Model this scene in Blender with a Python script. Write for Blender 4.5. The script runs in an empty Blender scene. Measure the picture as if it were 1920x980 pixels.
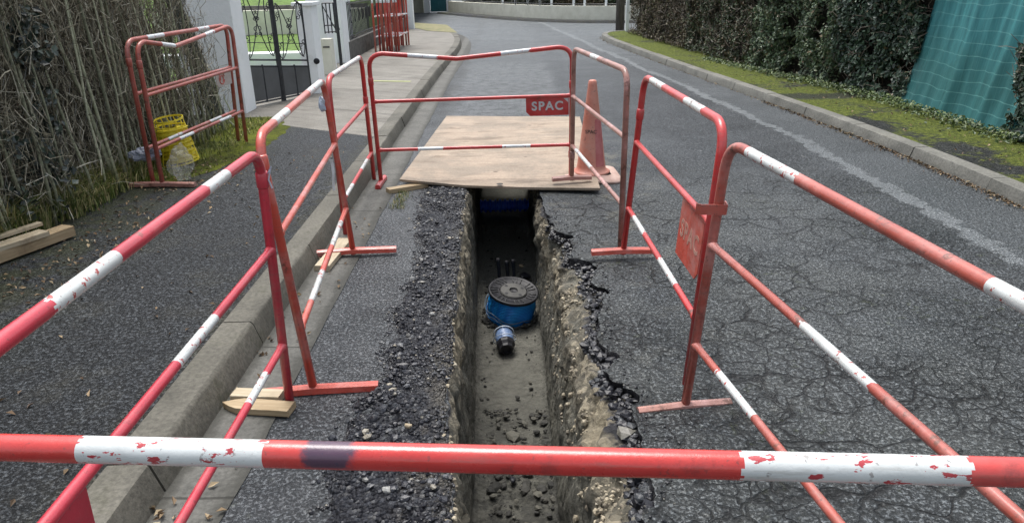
import bpy, math, random
import numpy as np
from mathutils import Vector, Matrix, noise
random.seed(7); rng = np.random.default_rng(7)
SC = bpy.context.scene
COL = SC.collection
# ------------------------------------------------------------------ camera
F, PITCH, ROLL, CH = 1366.3, .3739, -.0243, 1.512
c_, s_ = math.cos(PITCH), math.sin(PITCH)
AX, AD, AF = Vector((1,0,0)), Vector((0,-s_,-c_)), Vector((0,c_,-s_))
cr, sr = math.cos(ROLL), math.sin(ROLL)
IR = AX*cr - AD*sr
ID = AX*sr + AD*cr
cd = bpy.data.cameras.new('camera'); cam = bpy.data.objects.new('camera', cd); COL.objects.link(cam)
m = Matrix.Identity(4)
for i in range(3):
    m[i][0] = IR[i]; m[i][1] = -ID[i]; m[i][2] = -AF[i]
m[2][3] = CH
cam.matrix_world = m
cd.sensor_width = 36; cd.lens = F/1920*36; cd.clip_start = .05; cd.clip_end = 500
SC.camera = cam
# ------------------------------------------------------------------ light
SUN_EL, SUN_AZ = math.radians(70), math.radians(-22)      # azimuth from +Y towards +X
w = bpy.data.worlds.new('World'); SC.world = w; w.use_nodes = True
nt = w.node_tree; nt.nodes.clear()
sky = nt.nodes.new('ShaderNodeTexSky'); sky.sky_type = 'NISHITA'; sky.sun_disc = False
sky.sun_elevation = SUN_EL; sky.sun_rotation = SUN_AZ; sky.dust_density = 4; sky.air_density = 1.2
hs = nt.nodes.new('ShaderNodeHueSaturation'); hs.inputs['Saturation'].default_value = .45
bg = nt.nodes.new('ShaderNodeBackground'); bg.inputs[1].default_value = .11
wo = nt.nodes.new('ShaderNodeOutputWorld')
nt.links.new(sky.outputs[0], hs.inputs['Color']); nt.links.new(hs.outputs[0], bg.inputs[0]); nt.links.new(bg.outputs[0], wo.inputs[0])
sl = bpy.data.lights.new('sun', 'SUN'); sl.energy = 1.5; sl.angle = math.radians(32); sl.color = (1,.98,.95)
so = bpy.data.objects.new('sun', sl); COL.objects.link(so)
sd = Vector((math.sin(SUN_AZ)*math.cos(SUN_EL), math.cos(SUN_AZ)*math.cos(SUN_EL), math.sin(SUN_EL)))
so.rotation_euler = sd.to_track_quat('Z','Y').to_euler()
SC.view_settings.view_transform = 'Standard'; SC.view_settings.look = 'None'
SC.view_settings.gamma = 1; SC.view_settings.use_curve_mapping = False
SC.view_settings.exposure = 1.12

# ------------------------------------------------------------------ helpers
def ray(px, py):
    u, v = (px-960)/F, (py-490)/F
    return AF + IR*u + ID*v
def at(px, py, z=0.):                 # point of the photo on a level plane
    d = ray(px, py); return Vector((0,0,CH)) + d*((z-CH)/d.z)
def aty(px, py, Y):                   # point of the photo at a distance
    d = ray(px, py); return Vector((0,0,CH)) + d*(Y/d.y)
def V(*a): return Vector(a)
def lerp(a, b, t): return a+(b-a)*t
def interp(x, pts): return float(np.interp(x, [p[0] for p in pts], [p[1] for p in pts]))

class MB:
    def __init__(s): s.v=[]; s.f=[]; s.mi=[]
    def vert(s, p): s.v.append(tuple(p)); return len(s.v)-1
    def face(s, idx, mi=0): s.f.append(tuple(idx)); s.mi.append(mi)
    def quadp(s, a, b, c, d, mi=0):
        n=len(s.v); s.v += [tuple(a),tuple(b),tuple(c),tuple(d)]; s.face((n,n+1,n+2,n+3),mi)
    def box(s, c, size, rot=None, mi=0, jit=0, taper=1):
        n=len(s.v); R = rot if rot is not None else Matrix.Identity(3)
        for dz in (-1,1):
            for dx,dy in ((-1,-1),(1,-1),(1,1),(-1,1)):
                k = taper if dz>0 else 1
                p = Vector((dx*size[0]/2*k, dy*size[1]/2*k, dz*size[2]/2))
                if jit: p += Vector((random.uniform(-jit,jit),random.uniform(-jit,jit),random.uniform(-jit,jit)))
                s.v.append(tuple(Vector(c)+R@p))
        for q in ((3,2,1,0),(4,5,6,7),(0,1,5,4),(1,2,6,5),(2,3,7,6),(3,0,4,7)): s.face([n+i for i in q],mi)
    def grid(s, rows, mi=0, close=False):
        n=len(s.v); R=len(rows); Cn=len(rows[0])
        for r in rows:
            for p in r: s.v.append(tuple(p))
        for i in range(R-1):
            for j in range(Cn if close else Cn-1):
                j2=(j+1)%Cn
                m_ = mi(i,j) if callable(mi) else mi
                s.face((n+i*Cn+j, n+i*Cn+j2, n+(i+1)*Cn+j2, n+(i+1)*Cn+j), m_)
    def tube(s, pts, r, seg=12, mi=0, cap=True, flat=None):
        pts=[Vector(p) for p in pts]; n0=len(s.v)
        rad = r if callable(r) else (lambda t:r)
        L=[0]
        for a,b in zip(pts,pts[1:]): L.append(L[-1]+(b-a).length)
        t=(pts[1]-pts[0]).normalized()
        up = V(0,0,1) if abs(t.z)<.9 else V(1,0,0)
        nrm=(up-t*up.dot(t)).normalized()
        rows=[]
        for i,p in enumerate(pts):
            if i==0: t=(pts[1]-pts[0])
            elif i==len(pts)-1: t=(pts[-1]-pts[-2])
            else: t=(pts[i+1]-pts[i-1])
            t.normalize(); nrm=(nrm-t*nrm.dot(t)).normalized(); b=t.cross(nrm)
            rr=rad(L[i]/max(L[-1],1e-6))
            rows.append([p+(nrm*math.cos(a)+b*math.sin(a))*rr for a in [2*math.pi*k/seg for k in range(seg)]])
        f = (lambda i,j: mi((L[i]+L[i+1])/2, j/seg)) if callable(mi) else mi
        s.grid(rows, f, close=True)
        if cap:
            k=len(pts); m0 = 0 if callable(mi) else mi
            s.face([n0+j for j in range(seg)][::-1], m0); s.face([n0+(k-1)*seg+j for j in range(seg)], m0)
    def lathe(s, c, prof, seg=24, axis=None, mi=0):
        R = axis if axis is not None else Matrix.Identity(3); c=Vector(c)
        rows=[[c+R@V(r*math.cos(a),r*math.sin(a),z) for a in [2*math.pi*k/seg for k in range(seg)]] for r,z in prof]
        s.grid(rows, (lambda i,j: mi(i,j)) if callable(mi) else mi, close=True)
    def rock(s, c, r, mi=0, flat=.6):
        ph=(1+5**.5)/2; n=len(s.v)
        R=Matrix.Rotation(random.uniform(0,6.28),3,'Z')@Matrix.Rotation(random.uniform(-.5,.5),3,'X')
        sx,sy=random.uniform(.7,1.25),random.uniform(.7,1.1)
        for p in ((-1,ph,0),(1,ph,0),(-1,-ph,0),(1,-ph,0),(0,-1,ph),(0,1,ph),(0,-1,-ph),(0,1,-ph),(ph,0,-1),(ph,0,1),(-ph,0,-1),(-ph,0,1)):
            q=Vector(p).normalized()*r*random.uniform(.72,1.2)
            q=R@V(q.x*sx,q.y*sy,q.z*flat); s.v.append(tuple(Vector(c)+q))
        for f in ((0,11,5),(0,5,1),(0,1,7),(0,7,10),(0,10,11),(1,5,9),(5,11,4),(11,10,2),(10,7,6),(7,1,8),(3,9,4),(3,4,2),(3,2,6),(3,6,8),(3,8,9),(4,9,5),(2,4,11),(6,2,10),(8,6,7),(9,8,1)):
            s.face([n+i for i in f],mi)
    def build(s, name, mats, parent=None, smooth=False, auto=None):
        if not isinstance(mats,(list,tuple)): mats=[mats]
        off = Vector((0,0,0))
        q=parent
        while q is not None: off += q.location; q=q.parent
        me=bpy.data.meshes.new(name)
        vs = [(p[0]-off.x,p[1]-off.y,p[2]-off.z) for p in s.v] if off.length else s.v
        me.from_pydata(vs,[],s.f)
        for mm in mats: me.materials.append(mm)
        if any(s.mi): me.polygons.foreach_set('material_index', s.mi)
        if smooth: me.polygons.foreach_set('use_smooth',[True]*len(s.f))
        me.update()
        if auto is not None:
            try: me.shade_smooth(); me.set_sharp_from_angle(angle=math.radians(auto))
            except Exception: pass
        o=bpy.data.objects.new(name,me); COL.objects.link(o)
        if parent is not None: o.parent=parent
        return o
def tag(o,label=None,cat=None,group=None,kind=None):
    if label: o['label']=label
    if cat: o['category']=cat
    if group: o['group']=group
    if kind: o['kind']=kind
    return o
def empty(name, loc, label, cat, group=None):
    o=bpy.data.objects.new(name,None); COL.objects.link(o); o.location=Vector(loc); o.empty_display_size=.1
    return tag(o,label,cat,group)
def bevel(o, w_=.003, seg=2):
    b=o.modifiers.new('bevel','BEVEL'); b.width=w_; b.segments=seg; b.limit_method='ANGLE'; return o

# ------------------------------------------------------------------ node helper
class NT:
    def __init__(s,name):
        s.m=bpy.data.materials.new(name); s.m.use_nodes=True; s.t=s.m.node_tree; s.t.nodes.clear()
        s.out=s.t.nodes.new('ShaderNodeOutputMaterial'); s.b=s.t.nodes.new('ShaderNodeBsdfPrincipled')
        s.t.links.new(s.b.outputs[0],s.out.inputs[0])
        s.tc=s.t.nodes.new('ShaderNodeTexCoord'); s.obj=s.tc.outputs['Object']
        s.geo=s.t.nodes.new('ShaderNodeNewGeometry')
        s.pos=s.geo.outputs['Position']
    def L(s,a,b):
        if hasattr(a,'node'): s.t.links.new(a,b)
        else: b.default_value = a if not isinstance(a,tuple) or len(a)!=3 or b.type!='RGBA' else (*a,1)
    def noise(s,scale,detail=3,rough=.55,vec=None,dist=0,col=False):
        n=s.t.nodes.new('ShaderNodeTexNoise'); s.L(vec or s.pos,n.inputs['Vector'])
        n.inputs['Scale'].default_value=scale; n.inputs['Detail'].default_value=detail; n.inputs['Roughness'].default_value=rough; n.inputs['Distortion'].default_value=dist
        return n.outputs['Color' if col else 'Fac']
    def voro(s,scale,feature='F1',out='Distance',vec=None,rand=1):
        n=s.t.nodes.new('ShaderNodeTexVoronoi'); n.feature=feature; s.L(vec or s.pos,n.inputs['Vector'])
        n.inputs['Scale'].default_value=scale; n.inputs['Randomness'].default_value=rand
        return n.outputs[out]
    def math(s,op,a,b=0.,c=None,clamp=False):
        n=s.t.nodes.new('ShaderNodeMath'); n.operation=op; n.use_clamp=clamp
        s.L(a,n.inputs[0]); s.L(b,n.inputs[1])
        if c is not None: s.L(c,n.inputs[2])
        return n.outputs[0]
    def vmath(s,op,a,b):
        n=s.t.nodes.new('ShaderNodeVectorMath'); n.operation=op; s.L(a,n.inputs[0])
        if op=='SCALE': s.L(b,n.inputs['Scale'])
        else: s.L(b,n.inputs[1])
        return n.outputs[0]
    def mr(s,x,a,b,c=0.,d=1.,smooth=True):
        n=s.t.nodes.new('ShaderNodeMapRange'); n.interpolation_type='SMOOTHSTEP' if smooth else 'LINEAR'
        for i,v in enumerate((x,a,b,c,d)): s.L(v,n.inputs[i])
        return n.outputs[0]
    def mix(s,f,a,b,mode='MIX'):
        n=s.t.nodes.new('ShaderNodeMix'); n.data_type='RGBA'; n.blend_type=mode
        s.L(f,n.inputs[0]); s.L(a,n.inputs[6]); s.L(b,n.inputs[7]); return n.outputs[2]
    def ramp(s,x,stops,interp_='LINEAR'):
        n=s.t.nodes.new('ShaderNodeValToRGB'); s.L(x,n.inputs[0]); e=n.color_ramp.elements; n.color_ramp.interpolation=interp_
        while len(e)<len(stops): e.new(.5)
        for k,(p,c) in zip(e,stops): k.position=p; k.color=(*c,1)
        return n.outputs[0]
    def xyz(s,vec=None):
        n=s.t.nodes.new('ShaderNodeSeparateXYZ'); s.L(vec or s.pos,n.inputs[0]); return n.outputs
    def comb(s,x,y,z):
        n=s.t.nodes.new('ShaderNodeCombineXYZ')
        for i,v in enumerate((x,y,z)): s.L(v,n.inputs[i])
        return n.outputs[0]
    def rand(s): return s.geo.outputs['Random Per Island']
    def bump(s,h,strength=.5,dist=.01,prev=None):
        n=s.t.nodes.new('ShaderNodeBump'); s.L(h,n.inputs['Height']); n.inputs['Strength'].default_value=strength; n.inputs['Distance'].default_value=dist
        if prev: s.L(prev,n.inputs['Normal'])
        return n.outputs[0]
    def done(s,col,rough=.6,bump=None,spec=.5,metal=0):
        s.L(col,s.b.inputs['Base Color']); s.L(rough,s.b.inputs['Roughness']); s.b.inputs['Specular IOR Level'].default_value=spec
        s.b.inputs['Metallic'].default_value=metal
        if bump: s.L(bump,s.b.inputs['Normal'])
        return s.m
def simple(name,a,b,scale=8,rough=.6,bs=.3,bd=.003,bscale=None,spec=.5,metal=0,stretch=None,coords=None):
    n=NT(name); vec=n.pos if coords is None else n.obj
    if stretch: vec=n.vmath('MULTIPLY',vec,stretch)
    x=n.noise(scale,5,.65,vec); col=n.ramp(x,[(.3,a),(.7,b)])
    h=n.noise(bscale or scale*4,4,.6,vec)
    return n.done(col,rough,n.bump(h,bs,bd),spec,metal)

# ---- asphalt colour shared by several surfaces
def asphalt_core(n, dark, light, fine=95):
    v1=n.voro(fine,'F1','Color'); g=n.xyz(v1)[0]
    agg=n.mr(g,.15,1,0,1,False); agg=n.math('POWER',agg,1.6)
    mid=n.noise(28,5,.7); big=n.noise(1.3,4,.6)
    x=n.math('ADD',n.math('MULTIPLY',agg,.72),n.math('MULTIPLY',n.mr(mid,.32,.68),.33))
    col=n.mix(x,dark,light)
    col=n.mix(1.,col,n.ramp(big,[(.3,(.72,.72,.72)),(.7,(1.2,1.2,1.2))]),'MULTIPLY')
    pit=n.mr(n.noise(70,5,.8),.38,.54); col=n.mix(n.math('SUBTRACT',1.,pit),col,tuple(c*.8 for c in dark)); col=n.mix(n.math('MULTIPLY',n.mr(n.noise(85,5,.8),.56,.70),.4),col,tuple(min(1,c*1.9) for c in light))
    h=n.math('ADD',n.math('MULTIPLY',n.math('SUBTRACT',1.,n.voro(fine)),.7),n.math('MULTIPLY',pit,.9))
    return col,h,big
def road_mat():
    n=NT('road_asphalt'); X,Y,Z=n.xyz()
    col,h,big=asphalt_core(n,(.006,.008,.010),(.145,.163,.178),88)
    wob=n.noise(.9,4,.6); wx=n.math('ADD',X,n.math('MULTIPLY',n.math('SUBTRACT',wob,.5),.5))
    fin=n.noise(9,4,.7); fx=n.math('ADD',X,n.math('MULTIPLY',n.math('SUBTRACT',fin,.5),.30))
    # alligator cracks, right of the trench
    dv=n.vmath('ADD',n.pos,n.vmath('SCALE',n.noise(5,3,.6,col=True),.17))
    c1=n.voro(5.0,'DISTANCE_TO_EDGE','Distance',dv); c2=n.voro(11,'DISTANCE_TO_EDGE','Distance',dv)
    l1=n.mr(c1,.010,n.mr(n.noise(7,3,.6),.3,.7,.02,.075),1,0); l2=n.mr(c2,.012,.05,1,0)
    msk=n.math('MULTIPLY',n.mr(n.noise(1.2,5,.75),.43,.56),n.mr(Y,4.6,6.5,1,.12))
    msk2=n.math('MULTIPLY',n.mr(n.noise(1.9,3,.6),.44,.58),n.mr(Y,3.4,5.2,1,0))
    wn=n.math('MULTIPLY',n.mr(X,.2,.4),n.mr(Y,4.5,6.5,1,.0)); wn=n.math('MULTIPLY',wn,n.mr(X,1.6,2.6,1,.3)); col=n.mix(n.math('MULTIPLY',wn,n.mr(n.noise(2.2,4,.6),.3,.7,.15,.5)),col,(.15,.16,.152))
    crack=n.math('MAXIMUM',n.math('MULTIPLY',l1,msk),n.math('MULTIPLY',n.math('MULTIPLY',l2,.85),msk2))
    crack=n.math('MULTIPLY',n.math('MULTIPLY',crack,n.mr(X,2.2,2.9,1,.1)),n.mr(X,-.1,.1,.18,1))
    col=n.mix(n.math('MULTIPLY',crack,.92),col,(.008,.008,.008))
    # moss specks near cracks
    ms=n.math('MULTIPLY',n.mr(n.noise(16,4,.7),.58,.66),n.mr(n.noise(1.5,2,.5),.5,.62))
    ms=n.math('MULTIPLY',ms,n.mr(Y,5,6,.9,0))
    col=n.mix(n.math('MULTIPLY',ms,.6),col,(.07,.085,.03))
    # smoother pale band beside the right kerb and its ragged bitumen seam
    sx=n.math('SUBTRACT',fx,n.math('ADD',2.72,n.math('MULTIPLY',n.math('MAXIMUM',n.math('SUBTRACT',Y,7.),0.),-.085)))
    sx=n.math('ADD',sx,n.math('MULTIPLY',n.math('SUBTRACT',n.noise(.7,2,.5),.5),.25))
    band=n.mr(sx,.0,.02)
    col=n.mix(n.math('MULTIPLY',band,.35),col,(.15,.17,.18))
    wv=n.math('MULTIPLY',n.noise(1.1,3,.6,n.vmath('MULTIPLY',n.pos,(6,1,1))),.19)
    seam=n.math('MULTIPLY',n.mr(sx,-.02,0.),n.mr(sx,wv,n.math('ADD',wv,.015),1,0))
    col=n.mix(n.math('MULTIPLY',seam,.7),col,(.25,.27,.28))
    # older refilled trench beyond the board, pale and rough
    pm=n.math('MULTIPLY',n.mr(wx,-.85,-.75),n.mr(wx,.62,.75,1,0)); pm=n.math('MULTIPLY',pm,n.math('MULTIPLY',n.mr(Y,8.2,8.6),n.mr(Y,12.5,15,1,.25)))
    pt=n.mr(n.noise(7,6,.75),.35,.6)
    col=n.mix(n.math('MULTIPLY',pm,n.math('MULTIPLY',pt,.5)),col,(.26,.275,.28))
    ds=n.mr(n.math('ABSOLUTE',n.math('ADD',wx,.8)),.03,.16,1,0); ds=n.math('MULTIPLY',ds,n.mr(Y,7,9))
    col=n.mix(n.math('MULTIPLY',ds,.6),col,(.02,.02,.018))
    # worn strip between gutter and trench
    ls=n.math('MULTIPLY',n.mr(X,-.28,-.34),n.mr(Y,7.5,8.4,1,0))
    col=n.mix(n.math('MULTIPLY',n.math('MULTIPLY',ls,1.),n.mr(n.noise(4,5,.7),.35,.65,.25,.62)),col,(.165,.172,.18))
    bs=n.math('MULTIPLY',n.math('MULTIPLY',n.mr(X,-.82,-.62),n.mr(X,-.3,-.2,1,0)),n.math('MULTIPLY',n.mr(n.noise(3.5,5,.7),.55,.66),n.mr(Y,6.,6.6,1,0)))
    col=n.mix(n.math('MULTIPLY',bs,.75),col,(.018,.019,.024))
    wp_=n.mr(n.noise(.8,5,.65),.46,.64); col=n.mix(n.math('MULTIPLY',wp_,.28),col,(.15,.165,.175))
    # pale scuffs and mud near the trench
    mud=n.math('MULTIPLY',n.mr(n.noise(3.2,5,.7),.5,.66),n.math('MULTIPLY',n.mr(X,.2,.35),n.mr(X,.75,1.3,1,0)))
    mud=n.math('MULTIPLY',mud,n.mr(Y,7.0,9.0,1,0)); mud=n.math('MULTIPLY',mud,n.mr(Y,3.6,5.2,.25,1))
    col=n.mix(n.math('MULTIPLY',mud,.7),col,(.23,.22,.17))
    sp=n.mr(n.voro(3.1,'F1','Distance',dv),.03,.045,1,0)
    col=n.mix(n.math('MULTIPLY',sp,.5),col,(.35,.36,.35))
    # far tarmac painted paler with distance, standing in for wet sheen
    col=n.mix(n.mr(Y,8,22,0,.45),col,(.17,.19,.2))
    hh=n.math('SUBTRACT',h,n.math('MULTIPLY',crack,3.))
    rg=n.mr(big,.3,.7,.42,.62)
    return n.done(col,rg,n.bump(hh,1.,.009),.5)
def pave_mat():
    n=NT('pavement_asphalt'); X,Y,Z=n.xyz()
    col,h,big=asphalt_core(n,(.005,.007,.009),(.085,.096,.108),95)
    ms=n.math('MULTIPLY',n.mr(X,-1.9,-2.75,0,1),1.); ms=n.math('MULTIPLY',ms,n.mr(n.noise(5,5,.7),.38,.58))
    col=n.mix(n.math('MULTIPLY',ms,.8),col,(.05,.058,.02))
    dirt=n.mr(n.noise(2.1,5,.7),.5,.7)
    col=n.mix(n.math('MULTIPLY',dirt,.3),col,(.09,.085,.06))
    ed=n.math('MULTIPLY',n.mr(X,-1.42,-1.3),n.mr(n.noise(12,4,.7),.4,.6))
    col=n.mix(n.math('MULTIPLY',ed,.6),col,(.045,.042,.02))
    return n.done(col,.62,n.bump(h,1.,.009),.4)
def concrete_mat(name,a,b,joint=None,stain=(.06,.055,.04)):
    n=NT(name); X,Y,Z=n.xyz()
    x=n.noise(3,6,.7); col=n.ramp(x,[(.3,a),(.7,b)])
    g=n.noise(60,4,.7); col=n.mix(1.,col,n.ramp(g,[(.35,(.7,.7,.7)),(.65,(1.2,1.2,1.2))]),'MULTIPLY')
    st=n.mr(n.noise(6,5,.75),.52,.72); col=n.mix(n.math('MULTIPLY',st,.6),col,stain)
    if joint is slab_joint:
        sk=n.noise(1,5,.7,n.comb(n.math('MULTIPLY',X,1.2),n.math('MULTIPLY',n.math('ADD',Y,n.math('MULTIPLY',X,.62)),9.),0.))
        col=n.mix(n.math('MULTIPLY',n.mr(sk,.5,.68),.55),col,(.075,.065,.05)); col=n.mix(n.math('MULTIPLY',n.mr(sk,.45,.3),.35),col,(.30,.28,.24))
    if joint is gutter_joint:
        e=n.math('ADD',X,n.math('MULTIPLY',n.math('SUBTRACT',n.noise(9,4,.7),.5),.09)); dk=n.math('MAXIMUM',n.mr(e,-.96,-.90),n.mr(e,-1.07,-1.11)); col=n.mix(n.math('MULTIPLY',dk,.7),col,(.03,.03,.024))
    h=n.math('ADD',n.noise(70,4,.7),n.math('MULTIPLY',n.noise(12,3,.6),.8))
    if joint:
        j=joint(n,X,Y); col=n.mix(n.math('MULTIPLY',j,.8),col,(.025,.024,.02)); h=n.math('SUBTRACT',h,n.math('MULTIPLY',j,2))
    return n.done(col,.75,n.bump(h,.6,.004),.35)
def slab_joint(n,X,Y):
    yy=n.math('ADD',n.math('ADD',Y,n.math('MULTIPLY',X,.62)),n.math('MULTIPLY',n.noise(2,2,.5),.05))
    f=n.math('PINGPONG',n.math('ADD',yy,.2),.75); a=n.mr(f,.0,.018,1,0)
    f2=n.math('PINGPONG',n.math('SUBTRACT',X,.0),2.1); return n.math('MAXIMUM',a,n.mr(f2,.0,.01,.8,0))
def gutter_joint(n,X,Y): return n.mr(n.math('PINGPONG',n.math('SUBTRACT',Y,2.87),.5),.0,.009,1,0)
def verge_mat():
    n=NT('verge_moss'); X,Y,Z=n.xyz()
    col,h,big=asphalt_core(n,(.012,.014,.014),(.085,.09,.085),90)
    q=n.math('ADD',n.noise(1.2,4,.65),n.math('MULTIPLY',n.noise(11,5,.75),.45))
    q=n.math('ADD',q,n.mr(Y,6,11,.02,.12)); q=n.math('ADD',q,n.mr(X,3.6,4.4,-.05,.08))
    ms=n.mr(q,.61,.76)
    gr=n.ramp(n.noise(22,5,.75),[(.30,(.025,.035,.008)),(.48,(.10,.13,.018)),(.72,(.24,.26,.05))])
    # bare worn strips crossing the verge
    st=n.mr(n.math('ABSOLUTE',n.math('SUBTRACT',n.math('ADD',Y,n.math('MULTIPLY',n.noise(2,3,.6),.5)),9.0)),.12,.3,1,0)
    ms=n.math('MULTIPLY',ms,n.math('SUBTRACT',1.,n.math('MULTIPLY',st,.85)))
    col=n.mix(ms,col,gr)
    lf=n.mr(n.voro(9,'F1','Distance'),.05,.09,1,0); col=n.mix(n.math('MULTIPLY',lf,.6),col,(.38,.36,.26))
    h=n.math('ADD',h,n.math('MULTIPLY',n.math('MULTIPLY',ms,n.noise(45,4,.7)),2.))
    return n.done(col,.85,n.bump(h,.9,.01),.25)
def trench_mat():
    n=NT('trench_soil'); X,Y,Z=n.xyz()
    wz=n.math('ADD',Z,n.math('MULTIPLY',n.math('SUBTRACT',n.noise(7,4,.7),.5),.14))
    clay=n.ramp(n.noise(9,6,.7),[(.3,(.05,.050,.044)),(.5,(.115,.113,.098)),(.72,(.24,.232,.20))])
    sc=n.noise(1,4,.65,n.vmath('MULTIPLY',n.pos,(30,42,5)))
    clay=n.mix(1.,clay,n.ramp(sc,[(.3,(.45,.45,.42)),(.7,(1.4,1.38,1.3))]),'MULTIPLY')
    rub=n.ramp(n.voro(38,'F1','Color'),[(0,(.05,.045,.035)),(.5,(.15,.135,.10)),(.92,(.36,.315,.23))])
    rm=n.math('MULTIPLY',n.mr(wz,-.3,-.13),n.mr(n.noise(4,4,.7),.34,.52))
    col=n.mix(rm,clay,rub)
    ocr=n.math('MULTIPLY',n.mr(n.noise(2.3,4,.6),.52,.62),n.mr(wz,-.42,-.2)); col=n.mix(n.math('MULTIPLY',ocr,.35),col,(.3,.25,.16))
    tar=n.ramp(n.voro(70,'F1','Color'),[(0,(.006,.006,.008)),(.7,(.03,.03,.034)),(1,(.12,.12,.125))])
    # the cut tarmac layer
    tm=n.mr(n.math('ADD',n.math('SUBTRACT',Z,n.mr(X,0,-.1,0,.048)),n.math('MULTIPLY',n.math('SUBTRACT',n.noise(14,4,.7),.5),.05)),-.07,-.055)
    col=n.mix(tm,col,tar)
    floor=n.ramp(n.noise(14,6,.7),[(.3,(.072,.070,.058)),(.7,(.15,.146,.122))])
    floor=n.mix(n.mr(Y,4.6,6.2,0,.6),floor,(.26,.26,.22)); fl=n.mr(wz,-.66,-.70); col=n.mix(fl,col,floor)  # far floor painted lighter to make up for light the board blocks
    clod=n.math('MULTIPLY',n.mr(Y,3.9,3.0),n.mr(n.noise(7,6,.75),.42,.52)); clod=n.math('MULTIPLY',clod,fl)
    col=n.mix(n.math('MULTIPLY',clod,.8),col,(.03,.03,.026))
    h=n.math('ADD',n.noise(45,6,.75),n.math('MULTIPLY',n.voro(30),.7))
    return n.done(col,.72,n.bump(h,.9,.02),.35)
def rock_mat(name,stops,rough=.5):
    n=NT(name); col=n.ramp(n.rand(),stops)
    col=n.mix(1.,col,n.ramp(n.noise(40,4,.7),[(.3,(.6,.6,.6)),(.7,(1.35,1.35,1.35))]),'MULTIPLY')
    return n.done(col,rough,n.bump(n.noise(90,4,.7),.5,.004),.5)
def paint(name,base,dirt=.3,rust=.0,chip=.0,chipcol=(.35,.02,.02),pale=.25,rough=.36,cv=(1,1,1),cs=46,stain=False):
    n=NT(name)
    col=n.ramp(n.noise(6,4,.6),[(.3,tuple(c*.82 for c in base)),(.7,tuple(min(1,c*1.12) for c in base))])
    pl=n.mr(n.noise(4,5,.7),.45,.75); col=n.mix(n.math('MULTIPLY',pl,pale),col,(.62,.36,.33) if base[1]<.3 else (.6,.6,.56))
    if chip: 
        c=n.mr(n.noise(cs,4,.62,n.vmath('MULTIPLY',n.pos,cv)),.655-chip*.10,.67-chip*.10); col=n.mix(c,col,chipcol)
    if rust:
        c=n.mr(n.noise(9,6,.75),.62-rust*.22,.70-rust*.2); col=n.mix(n.math('MULTIPLY',c,.85),col,(.13,.055,.035))
    d=n.mr(n.noise(17,6,.75),.56,.70); col=n.mix(n.math('MULTIPLY',d,dirt),col,(.05,.03,.028))
    sc=n.mr(n.noise(75,3,.6),.64,.69); col=n.mix(n.math('MULTIPLY',sc,dirt*1.2),col,(.09,.05,.045))
    if stain:
        X,Y,Z=n.xyz(); e=n.math('ADD',n.math('ABSOLUTE',n.math('ADD',X,.215)),n.math('MULTIPLY',n.math('SUBTRACT',n.noise(35,4,.7),.5),.05))
        k=n.math('MULTIPLY',n.mr(e,.018,.034,1,0),n.mr(Z,.988,.996)); col=n.mix(n.math('MULTIPLY',k,.9),col,(.03,.04,.075))
        k2=n.math('MULTIPLY',n.mr(n.noise(13,5,.75),.50,.62),n.mr(Z,.994,.985)); col=n.mix(n.math('MULTIPLY',k2,.6),col,(.09,.035,.03))
    h=n.noise(50,5,.7)
    rg=n.mr(n.noise(12,4,.6),.3,.7,rough-.08,rough+.16)
    gz=n.mr(n.noise(1,5,.75,n.vmath('MULTIPLY',n.pos,(9,9,70))),.52,.68); col=n.mix(n.math('MULTIPLY',gz,dirt*.9),col,(.16,.12,.10) if base[1]<.3 else (.30,.28,.24))
    n.b.inputs['Coat Weight'].default_value=.45; n.b.inputs['Coat Roughness'].default_value=.18
    return n.done(col,rg,n.bump(h,.4,.002),.5)
def leaf_mat(name,stops,rough=.4,spec=.5,trans=.0):
    n=NT(name); col=n.ramp(n.rand(),stops)
    big=n.noise(1.6,3,.6); col=n.mix(1.,col,n.ramp(big,[(.3,(.65,.7,.65)),(.7,(1.35,1.3,1.2))]),'MULTIPLY')
    return n.done(col,rough,None,spec)
def wood_mat(name,a,b,axis=(3,60,60)):
    n=NT(name); v=n.vmath('MULTIPLY',n.obj,axis)
    x=n.noise(1.2,5,.65,v,.6); col=n.ramp(x,[(.3,a),(.52,tuple((p+q)/2 for p,q in zip(a,b))),(.7,b)])
    d=n.mr(n.noise(5,5,.7,n.obj),.58,.74); col=n.mix(n.math('MULTIPLY',d,.5),col,(.12,.08,.05))
    return n.done(col,.6,n.bump(x,.3,.002),.3)

M={}
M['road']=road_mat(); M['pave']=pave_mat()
M['slab']=concrete_mat('pavement_concrete',(.13,.122,.105),(.235,.222,.195),slab_joint,(.10,.09,.07))
M['kerb']=concrete_mat('kerb_concrete',(.065,.062,.05),(.165,.155,.128),None,(.03,.032,.014))
M['kerbr']=concrete_mat('kerb_concrete_grey',(.10,.10,.088),(.22,.215,.19),None,(.07,.07,.05))
M['gutter']=concrete_mat('gutter_concrete',(.068,.067,.060),(.145,.142,.128),gutter_joint,(.03,.028,.02))
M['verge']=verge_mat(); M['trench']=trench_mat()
M['soil']=simple('bare_soil',(.03,.028,.018),(.08,.075,.045),9,.9)
M['tarbed']=rock_mat('loose_bitumen',[(0,(.01,.01,.012)),(1,(.03,.03,.033))],.45)
M['tarrock']=rock_mat('bitumen_rocks',[(0,(.004,.004,.007)),(.5,(.014,.015,.021)),(.8,(.035,.038,.046)),(.95,(.10,.105,.11)),(1,(.28,.25,.19))],.38)
M['tarrock2']=rock_mat('black_bitumen_lumps',[(0,(.004,.004,.007)),(.7,(.016,.017,.022)),(.92,(.05,.055,.06)),(1,(.16,.15,.12))],.4)
M['stonepale']=rock_mat('pale_stone',[(0,(.22,.22,.21)),(1,(.34,.34,.32))],.6)
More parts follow.
